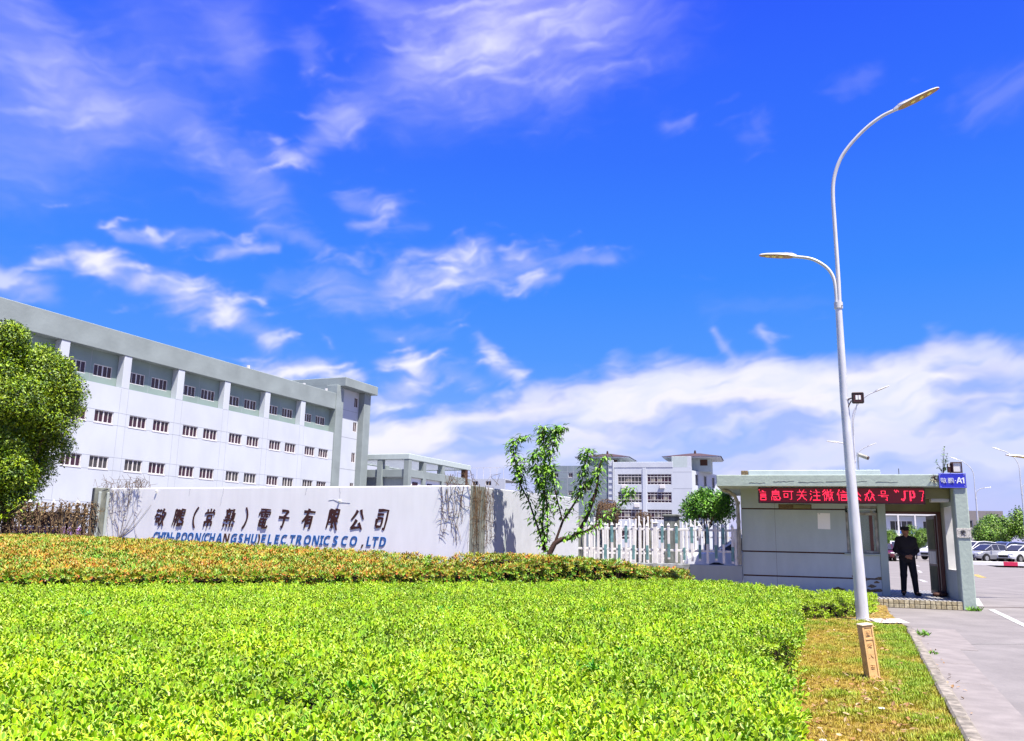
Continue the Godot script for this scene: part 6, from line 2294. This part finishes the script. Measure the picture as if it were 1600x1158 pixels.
func make_person() -> void:
	var o := thing("person", "guard in dark uniform and peaked cap standing on the porch, hands clasped at the waist", "person", gate(-0.885, 0.201, -1.78), GATE_DEG - 6.0)
	o.scale = Vector3.ONE * 0.985
	var hipL := Vector3(0.09, 0.93, 0)
	var hipR := Vector3(-0.09, 0.93, 0)
	var kneeL := Vector3(0.135, 0.51, 0.03)
	var kneeR := Vector3(-0.115, 0.51, 0.02)
	var ankL := Vector3(0.175, 0.085, -0.01)
	var ankR := Vector3(-0.13, 0.085, -0.02)
	var shL := Vector3(0.185, 1.42, -0.01)
	var shR := Vector3(-0.185, 1.42, -0.01)
	var elL := Vector3(0.262, 1.15, -0.03)
	var elR := Vector3(-0.265, 1.15, -0.04)
	var wrL := Vector3(0.075, 1.00, 0.165)
	var wrR := Vector3(-0.06, 0.99, 0.175)
	var torso := [
		[Vector3(-0.06, 0.97, 0), Vector3(0.06, 0.97, 0), 0.115, 0.115], [Vector3(-0.05, 1.10, 0), Vector3(0.05, 1.10, 0), 0.105, 0.105],
		[Vector3(-0.075, 1.26, 0.0), Vector3(0.075, 1.26, 0.0), 0.112, 0.112], [Vector3(-0.11, 1.36, 0.0), Vector3(0.11, 1.36, 0.0), 0.095, 0.095],
		[shR, Vector3(-0.06, 1.47, 0), 0.062, 0.055], [shL, Vector3(0.06, 1.47, 0), 0.062, 0.055]]
	var arms := [[shL, elL, 0.056, 0.044], [elL, wrL, 0.044, 0.030], [shR, elR, 0.056, 0.044], [elR, wrR, 0.044, 0.030]]
	var legs := [[hipL, kneeL, 0.090, 0.060], [kneeL, ankL, 0.058, 0.038], [hipR, kneeR, 0.090, 0.060], [kneeR, ankR, 0.058, 0.038]]
	var neck := [[Vector3(0, 1.45, -0.01), Vector3(0, 1.55, 0.005), 0.056, 0.052]]
	var feet := [[ankL, ankL + Vector3(0.05, -0.045, 0.13), 0.04, 0.032], [ankR, ankR + Vector3(-0.035, -0.045, 0.14), 0.04, 0.032]]
	var body := sdf_mesh(torso + arms + legs + neck + feet, 0.017, 0.045)
	# head, turned a little to its left
	var hb := []
	for q in [
		[Vector3(0, 1.635, -0.018), Vector3(0, 1.655, -0.022), 0.085, 0.085], [Vector3(0, 1.60, 0.02), Vector3(0, 1.64, 0.025), 0.066, 0.070],
		[Vector3(0, 1.555, 0.035), Vector3(0, 1.57, 0.045), 0.042, 0.046], [Vector3(0, 1.63, 0.092), Vector3(0, 1.605, 0.108), 0.009, 0.014],
		[Vector3(-0.018, 1.575, 0.083), Vector3(0.018, 1.575, 0.083), 0.010, 0.010], [Vector3(-0.04, 1.645, 0.072), Vector3(0.04, 1.645, 0.072), 0.016, 0.016],
		[Vector3(-0.084, 1.64, -0.005), Vector3(-0.087, 1.60, 0.0), 0.016, 0.010], [Vector3(0.084, 1.64, -0.005), Vector3(0.087, 1.60, 0.0), 0.016, 0.010],
		[Vector3(0, 1.50, 0.0), Vector3(0, 1.57, 0.005), 0.052, 0.050]]:
		var bs := Basis(Vector3.UP, deg_to_rad(18))
		hb.append([bs * q[0], bs * q[1], q[2], q[3]])
	var head := sdf_mesh(hb, 0.007, 0.02)
	# hands: right one laid over the left
	var fl := []
	for side in [1.0, -1.0]:
		var wr: Vector3 = wrL if side > 0 else wrR
		var dir := Vector3(-side, -0.30, 0.22).normalized()
		var across := Vector3(0, 1, 0.25).normalized()
		var front: Vector3 = dir.cross(across).normalized() * side
		var pm := wr + dir * 0.05 + Vector3(0, 0, 0.012 if side < 0 else -0.012)
		fl.append([wr, pm, 0.028, 0.030])
		for k in 4:
			var kb := pm + dir * 0.030 + across * (0.028 - 0.019 * k)
			var l: float = [0.036, 0.041, 0.038, 0.030][k]
			var j1: Vector3 = kb + dir * l + front * 0.006
			var j2: Vector3 = j1 + (dir * 0.6 - front * 0.8).normalized() * l * 0.7
			fl.append([pm + across * (0.022 - 0.015 * k), kb, 0.014, 0.011])
			fl.append([kb, j1, 0.0105, 0.0095])
			fl.append([j1, j2, 0.0095, 0.008])
		var tb := wr + dir * 0.025 + across * 0.022
		fl.append([wr + dir * 0.01, tb + across * 0.012, 0.018, 0.013])
		fl.append([tb + across * 0.012, tb + across * 0.030 + dir * 0.035, 0.012, 0.009])
	var hands := sdf_mesh(fl, 0.006, 0.008)
	var st := SurfaceTool.new()
	for m in [body, head, hands]:
		st.append_from(m, 0, Transform3D.IDENTITY)
	part("body", st.commit(), M.skin, o)
	# uniform
	var fat := func(list: Array, by: float) -> Array:
		var out := []
		for q in list:
			out.append([q[0], q[1], q[2] + by, q[3] + by])
		return out
	var sleeves := [[shL, elL, 0.062, 0.052], [elL, elL.lerp(wrL, 0.86), 0.052, 0.042], [shR, elR, 0.062, 0.052], [elR, elR.lerp(wrR, 0.86), 0.052, 0.042]]
	var jacket: Array = fat.call(torso, 0.016) + fat.call(sleeves, 0.008) + [[Vector3(-0.07, 0.93, 0), Vector3(0.07, 0.93, 0), 0.128, 0.128], [Vector3(-0.06, 1.49, -0.02), Vector3(0.06, 1.49, -0.02), 0.03, 0.03]]
	part("jacket", sdf_mesh(jacket, 0.016, 0.04), M.cloth, o)
	var trousers := [[hipL + Vector3(0, 0.02, 0), kneeL, 0.108, 0.082], [kneeL, ankL + Vector3(0, 0.0, 0), 0.080, 0.066], [hipR + Vector3(0, 0.02, 0), kneeR, 0.108, 0.082], [kneeR, ankR, 0.080, 0.066], [Vector3(-0.06, 0.95, 0), Vector3(0.06, 0.95, 0), 0.118, 0.118]]
	part("trousers", sdf_mesh(trousers, 0.016, 0.03), surf(0.007, 0.006, 0.011, 0.85, "grain", Vector3(6, 6, 6), 0.4), o)
	for q in feet:
		var sh := sdf_mesh([[q[0] + Vector3(0, -0.035, -0.035), q[1] + Vector3(0, 0.002, 0), 0.044, 0.040], [q[0] + Vector3(0, -0.05, -0.05), q[1] + Vector3(0, -0.008, 0.02), 0.030, 0.028]], 0.011, 0.02)
		part("shoe", sh, M.black, o)
	var cap := MB.new()
	cap.x = Transform3D(Basis(Vector3.UP, deg_to_rad(18)) * Basis(Vector3.RIGHT, deg_to_rad(-4)), Vector3(0, 1.672, -0.012))
	cap.lathe([Vector2(0.101, 0.0), Vector2(0.103, 0.035), Vector2(0.107, 0.062), Vector2(0.100, 0.080), Vector2(0.06, 0.092), Vector2(0.0, 0.095)], 20)
	part("cap", cap, M.cloth, o)
	var pk := MB.new()
	pk.x = cap.x
	for i in 10:
		var a0 := PI * (0.18 + 0.64 * i / 10.0)
		var a1 := PI * (0.18 + 0.64 * (i + 1) / 10.0)
		var e0 := Vector3(cos(a0), 0, sin(a0))
		var e1 := Vector3(cos(a1), 0, sin(a1))
		var q := [e0 * 0.10, e1 * 0.10, e1 * Vector3(0.095, 0, 0.158) + Vector3(0, -0.022, 0), e0 * Vector3(0.095, 0, 0.158) + Vector3(0, -0.022, 0)]
		pk.face(q, Vector3.UP)
		pk.face([q[0] - Vector3(0, 0.006, 0), q[1] - Vector3(0, 0.006, 0), q[2] - Vector3(0, 0.006, 0), q[3] - Vector3(0, 0.006, 0)], Vector3.DOWN)
		pk.face([q[2], q[3], q[3] - Vector3(0, 0.006, 0), q[2] - Vector3(0, 0.006, 0)], e0)
	part("cap_peak", pk, M.black, o)
	var belt := MB.new()
	for i in 24:
		var a0 := TAU * i / 24.0
		var a1 := TAU * (i + 1) / 24.0
		var p0 := Vector3(cos(a0) * 0.188, 0.985, sin(a0) * 0.135)
		var p1 := Vector3(cos(a1) * 0.188, 0.985, sin(a1) * 0.135)
		belt.face([p0, p1, p1 + Vector3(0, 0.04, 0), p0 + Vector3(0, 0.04, 0)], p0 * Vector3(1, 0, 1))
	part("belt", belt, M.black, o)


# ---------------------------------------------------------------- cars
func make_car(label: String, paint_m: Material, kind: int) -> Node3D:
	# local x forward, y up; kind 0 saloon, 1 tall van or off-roader
	var o := thing("parked_car", label, "car", Vector3.ZERO, 0.0, "cars parked along the verge")
	var L := 2.28
	var top := [[-2.28, 0.82, 0.70], [-2.18, 0.98, 0.82], [-1.55, 1.04, 0.88], [-0.4, 0.98, 0.89], [0.75, 0.97, 0.88], [1.65, 0.88, 0.84], [2.15, 0.74, 0.72], [2.28, 0.60, 0.62]]
	var roof := [[-1.95, 1.02, 0.62], [-1.15, 1.40, 0.58], [-0.3, 1.47, 0.60], [0.35, 1.43, 0.60], [1.25, 0.99, 0.66]]
	if kind == 1:
		top = [[-2.28, 0.95, 0.80], [-2.22, 1.08, 0.88], [-1.4, 1.10, 0.90], [-0.3, 1.08, 0.91], [0.95, 1.07, 0.90], [1.75, 1.02, 0.87], [2.18, 0.88, 0.78], [2.28, 0.70, 0.70]]
		roof = [[-2.22, 1.07, 0.72], [-1.95, 1.62, 0.66], [-0.5, 1.72, 0.68], [0.25, 1.66, 0.67], [1.25, 1.08, 0.74]]
	var b := MB.new()
	var rings := []
	for q in top:
		var w: float = q[2]
		var x: float = q[0]
		var lo := 0.26 + 0.12 * pow(absf(x) / L, 6.0)
		rings.append([Vector3(x, lo, -w * 0.94), Vector3(x, lerpf(lo, q[1], 0.45), -w), Vector3(x, q[1] - 0.07, -w * 0.98), Vector3(x, q[1], -w * 0.88), Vector3(x, q[1] + 0.015, 0), Vector3(x, q[1], w * 0.88), Vector3(x, q[1] - 0.07, w * 0.98), Vector3(x, lerpf(lo, q[1], 0.45), w), Vector3(x, lo, w * 0.94)])
	for i in rings.size() - 1:
		for k in 8:
			b.face([rings[i][k], rings[i][k + 1], rings[i + 1][k + 1], rings[i + 1][k]], (rings[i][k] + rings[i][k + 1]) * 0.5 - Vector3(rings[i][k].x, 0.6, 0))
		b.face([rings[i][0], rings[i][8], rings[i + 1][8], rings[i + 1][0]], Vector3.DOWN)
	b.face(rings[0], Vector3.LEFT)
	b.face(rings[-1], Vector3.RIGHT)
	part("body", b, paint_m, o)
	var r := MB.new()
	var g := MB.new()
	var n := roof.size()
	for i in n - 1:
		var p: Array = roof[i]
		var q: Array = roof[i + 1]
		var hi := i > 0 and i < n - 2
		var m := r if hi else g
		m.face([Vector3(p[0], p[1], -p[2]), Vector3(q[0], q[1], -q[2]), Vector3(q[0], q[1], q[2]), Vector3(p[0], p[1], p[2])], Vector3.UP + Vector3(-1 if i == 0 else 1, 0, 0) * (0.0 if hi else 0.7))
	for s in [-1.0, 1.0]:
		var belt := 1.0 if kind == 0 else 1.08
		for i in n - 1:
			var p: Array = roof[i]
			var q: Array = roof[i + 1]
			var pw := 0.80 if kind == 0 else 0.84
			g.face([Vector3(p[0], belt - 0.03, s * pw), Vector3(q[0], belt - 0.03, s * pw), Vector3(q[0], q[1], s * q[2]), Vector3(p[0], p[1], s * p[2])], Vector3(0, 0.3, s))
		for x in [-1.0, -0.15, 0.55]:
			var pl := MB.new()
			pl.tube([Vector3(x, belt, s * 0.815), Vector3(x - 0.06, 1.38 if kind == 0 else 1.6, s * 0.63)], 0.035, 0.03, 6)
			part("window_pillar", pl, paint_m, o)
		for i in n - 1:
			var rl := MB.new()
			rl.tube([Vector3(roof[i][0], roof[i][1], s * roof[i][2]), Vector3(roof[i + 1][0], roof[i + 1][1], s * roof[i + 1][2])], 0.035, 0.035, 6)
			part("roof_edge", rl, paint_m, o)
		for x in [-1.38, 1.40]:
			var ar := MB.new()
			ar.tube([Vector3(x, 0.34, s * 0.78), Vector3(x, 0.34, s * 0.905)], 0.38, 0.38, 18)
			part("wheel_arch", ar, M.black, o)
			var ty := MB.new()
			ty.tube([Vector3(x, 0.32, s * 0.72), Vector3(x, 0.32, s * 0.915)], 0.32, 0.32, 18)
			var wh := part("wheel", ty, M.tyre, o)
			var ri := MB.new()
			ri.tube([Vector3(x, 0.32, s * 0.90), Vector3(x, 0.32, s * 0.922)], 0.21, 0.19, 14)
			part("rim", ri, M.rim, wh)
		var hl := MB.new()
		hl.x = Transform3D(Basis(Vector3.UP, s * -0.45), Vector3(2.16, 0.70, s * 0.60))
		hl.box(Vector3.ZERO, Vector3(0.12, 0.12, 0.32), 0.03)
		part("headlight", hl, M.head_glass, o)
		blk("tail_light", -2.29, -2.2, 0.74, 0.88, s * 0.68 - 0.14, s * 0.68 + 0.14, M.tail, o, 0.02)
		blk("mirror", 0.72, 0.86, 1.0, 1.10, s * 0.95 - 0.09, s * 0.95 + 0.05, paint_m, o, 0.02)
	part("roof", r, paint_m, o)
	part("window_glass", g, M.windscreen, o)
	blk("grille", 2.24, 2.30, 0.42, 0.62, -0.42, 0.42, M.black, o, 0.01)
	return o


func make_cars() -> void:
	var white := plain(0.70, 0.71, 0.75, 0.25)
	var silver := plain(0.30, 0.31, 0.35, 0.3, 0.3)
	var dark := plain(0.03, 0.03, 0.04, 0.25)
	var red := plain(0.08, 0.012, 0.02, 0.25)
	var blue := plain(0.10, 0.14, 0.36, 0.3)
	var a := make_car("white saloon car parked in the middle of the front row right of the guardhouse", white, 0)
	a.position = Vector3(43.1, 0.12, -72.0)
	a.rotation.y = deg_to_rad(205)
	var b := make_car("dark grey saloon parked at the left end of the front row by the far lamp", silver, 0)
	b.position = Vector3(40.7, 0.12, -72.4)
	b.rotation.y = deg_to_rad(200)
	var c := make_car("black saloon parked between two white cars in the front row", dark, 0)
	c.position = Vector3(45.1, 0.12, -71.2)
	c.rotation.y = deg_to_rad(205)
	var d := make_car("tall white van-like car in the back row, its roof above the dark grey saloon", white, 1)
	d.position = Vector3(42.4, 0.12, -77.8)
	d.rotation.y = deg_to_rad(200)
	var e := make_car("dark red car parked on the road edge, seen through the doorway left of the guard", red, 0)
	e.position = Vector3(33.1, 0.00, -75.5)
	e.rotation.y = deg_to_rad(248)
	var f := make_car("blue-grey tall car in the back row right of the white van-like car", blue, 1)
	f.position = Vector3(44.9, 0.12, -77.4)
	f.rotation.y = deg_to_rad(203)
	dup(a, "white saloon at the right edge of the photo in the front row", Vector3(46.7, 0.12, -70.5), deg_to_rad(206))
	dup(d, "white tall car seen through the doorway behind the dark red car", Vector3(35.0, 0.00, -76.6), deg_to_rad(248))
	dup(d, "white tall car at the left of the back row, half hidden by the guardhouse pillar", Vector3(39.9, 0.12, -78.5), deg_to_rad(200))
	dup(c, "black saloon beyond the right edge of the car park", Vector3(48.5, 0.12, -70.1), deg_to_rad(205))
	var w := make_car("white car behind the picket fence", white, 1)
	w.position = gate(-4.45, 0.16, -3.6)
	w.rotation.y = PI - deg_to_rad(GATE_DEG) + 0.12
	w.set_meta("label", "white car parked behind the half teal picket fence, beside the guardhouse")
	w.set_meta("group", "cars inside the factory yard")


func make_small_things() -> void:
	# lowered barrier arm across the gate
	var o := thing("barrier_arm", "white lowered barrier arm with red bands across the gateway, right of the pillar", "barrier", Vector3(14.4, 0, -27.4), 17.4)
	var n := 7
	for k in n:
		blk("arm_section", 0.0 + k * 1.5 + (0.0 if k else 0.02), 1.5 + k * 1.5 - 0.002, 0.88, 1.0, -0.03, 0.03, M.white_paint, o, 0.006)
	for k in 5:
		blk("red_band", 1.25 + k * 2.0, 1.65 + k * 2.0, 0.878, 1.002, -0.032, 0.032, M.red_paint, o, 0.004)
	blk("rest_post", -0.1, 0.05, 0, 0.87, -0.06, 0.06, M.white_paint, o, 0.01)
	blk("drive_box", 10.5, 10.9, 0, 1.1, -0.2, 0.2, M.yellow_paint, o, 0.02)
	# tufts of weed at the pillar foot, in the kerb gaps and on the verge
	var spots := [[gate(0.22, 0, 0.06), 0.14, "tuft of green weeds at the foot of the guardhouse pillar"], [Vector3(6.93, 0.0, -14.6), 0.10, "low weeds in the kerb gap at the lawn corner"], [Vector3(5.85, 0.0, -12.2), 0.05, "tiny weed in the kerb gap beside the marker post"]]
	for s in spots:
		var w := thing("weed_tuft", s[2], "weeds", s[0])
		var m := MB.new()
		for k in 70:
			var d := Vector3(rng.randf_range(-1, 1), rng.randf_range(0.5, 1.6), rng.randf_range(-1, 1)).normalized()
			var g := rng.randf_range(0.7, 1.2)
			var base := Vector3(rng.randf_range(-0.14, 0.14), 0.0, rng.randf_range(-0.14, 0.14) if s[1] < 0.12 else rng.randf_range(-0.02, 0.05))
			m.leaf(base, d, Vector3(d.z, 0.5, -d.x).normalized(), s[1] * rng.randf_range(0.5, 1.2), 0.02, Color(0.12, 0.30, 0.015) * g, Color(0.15, 0.34, 0.02) * g)
		part("leaves", m, M.leaf, w).set_meta("kind", "stuff")
	# white litter on the lawn and on the hedge
	for q in [[3.35, 0.055, -7.9, "white scrap lying on the lawn left of the marker post"], [2.6, 0.055, -8.1, "white scrap on the lawn at the hedge foot"], [2.35, 0.06, -6.6, "small pale scrap on the lawn nearest the viewer"]]:
		var l := MB.new()
		l.ball(Vector3.ZERO, Vector3(0.035, 0.012, 0.025), 7, 4)
		tag(part("litter", l, M.paper, self, Vector3(q[0], q[1], q[2])), q[3], "litter")
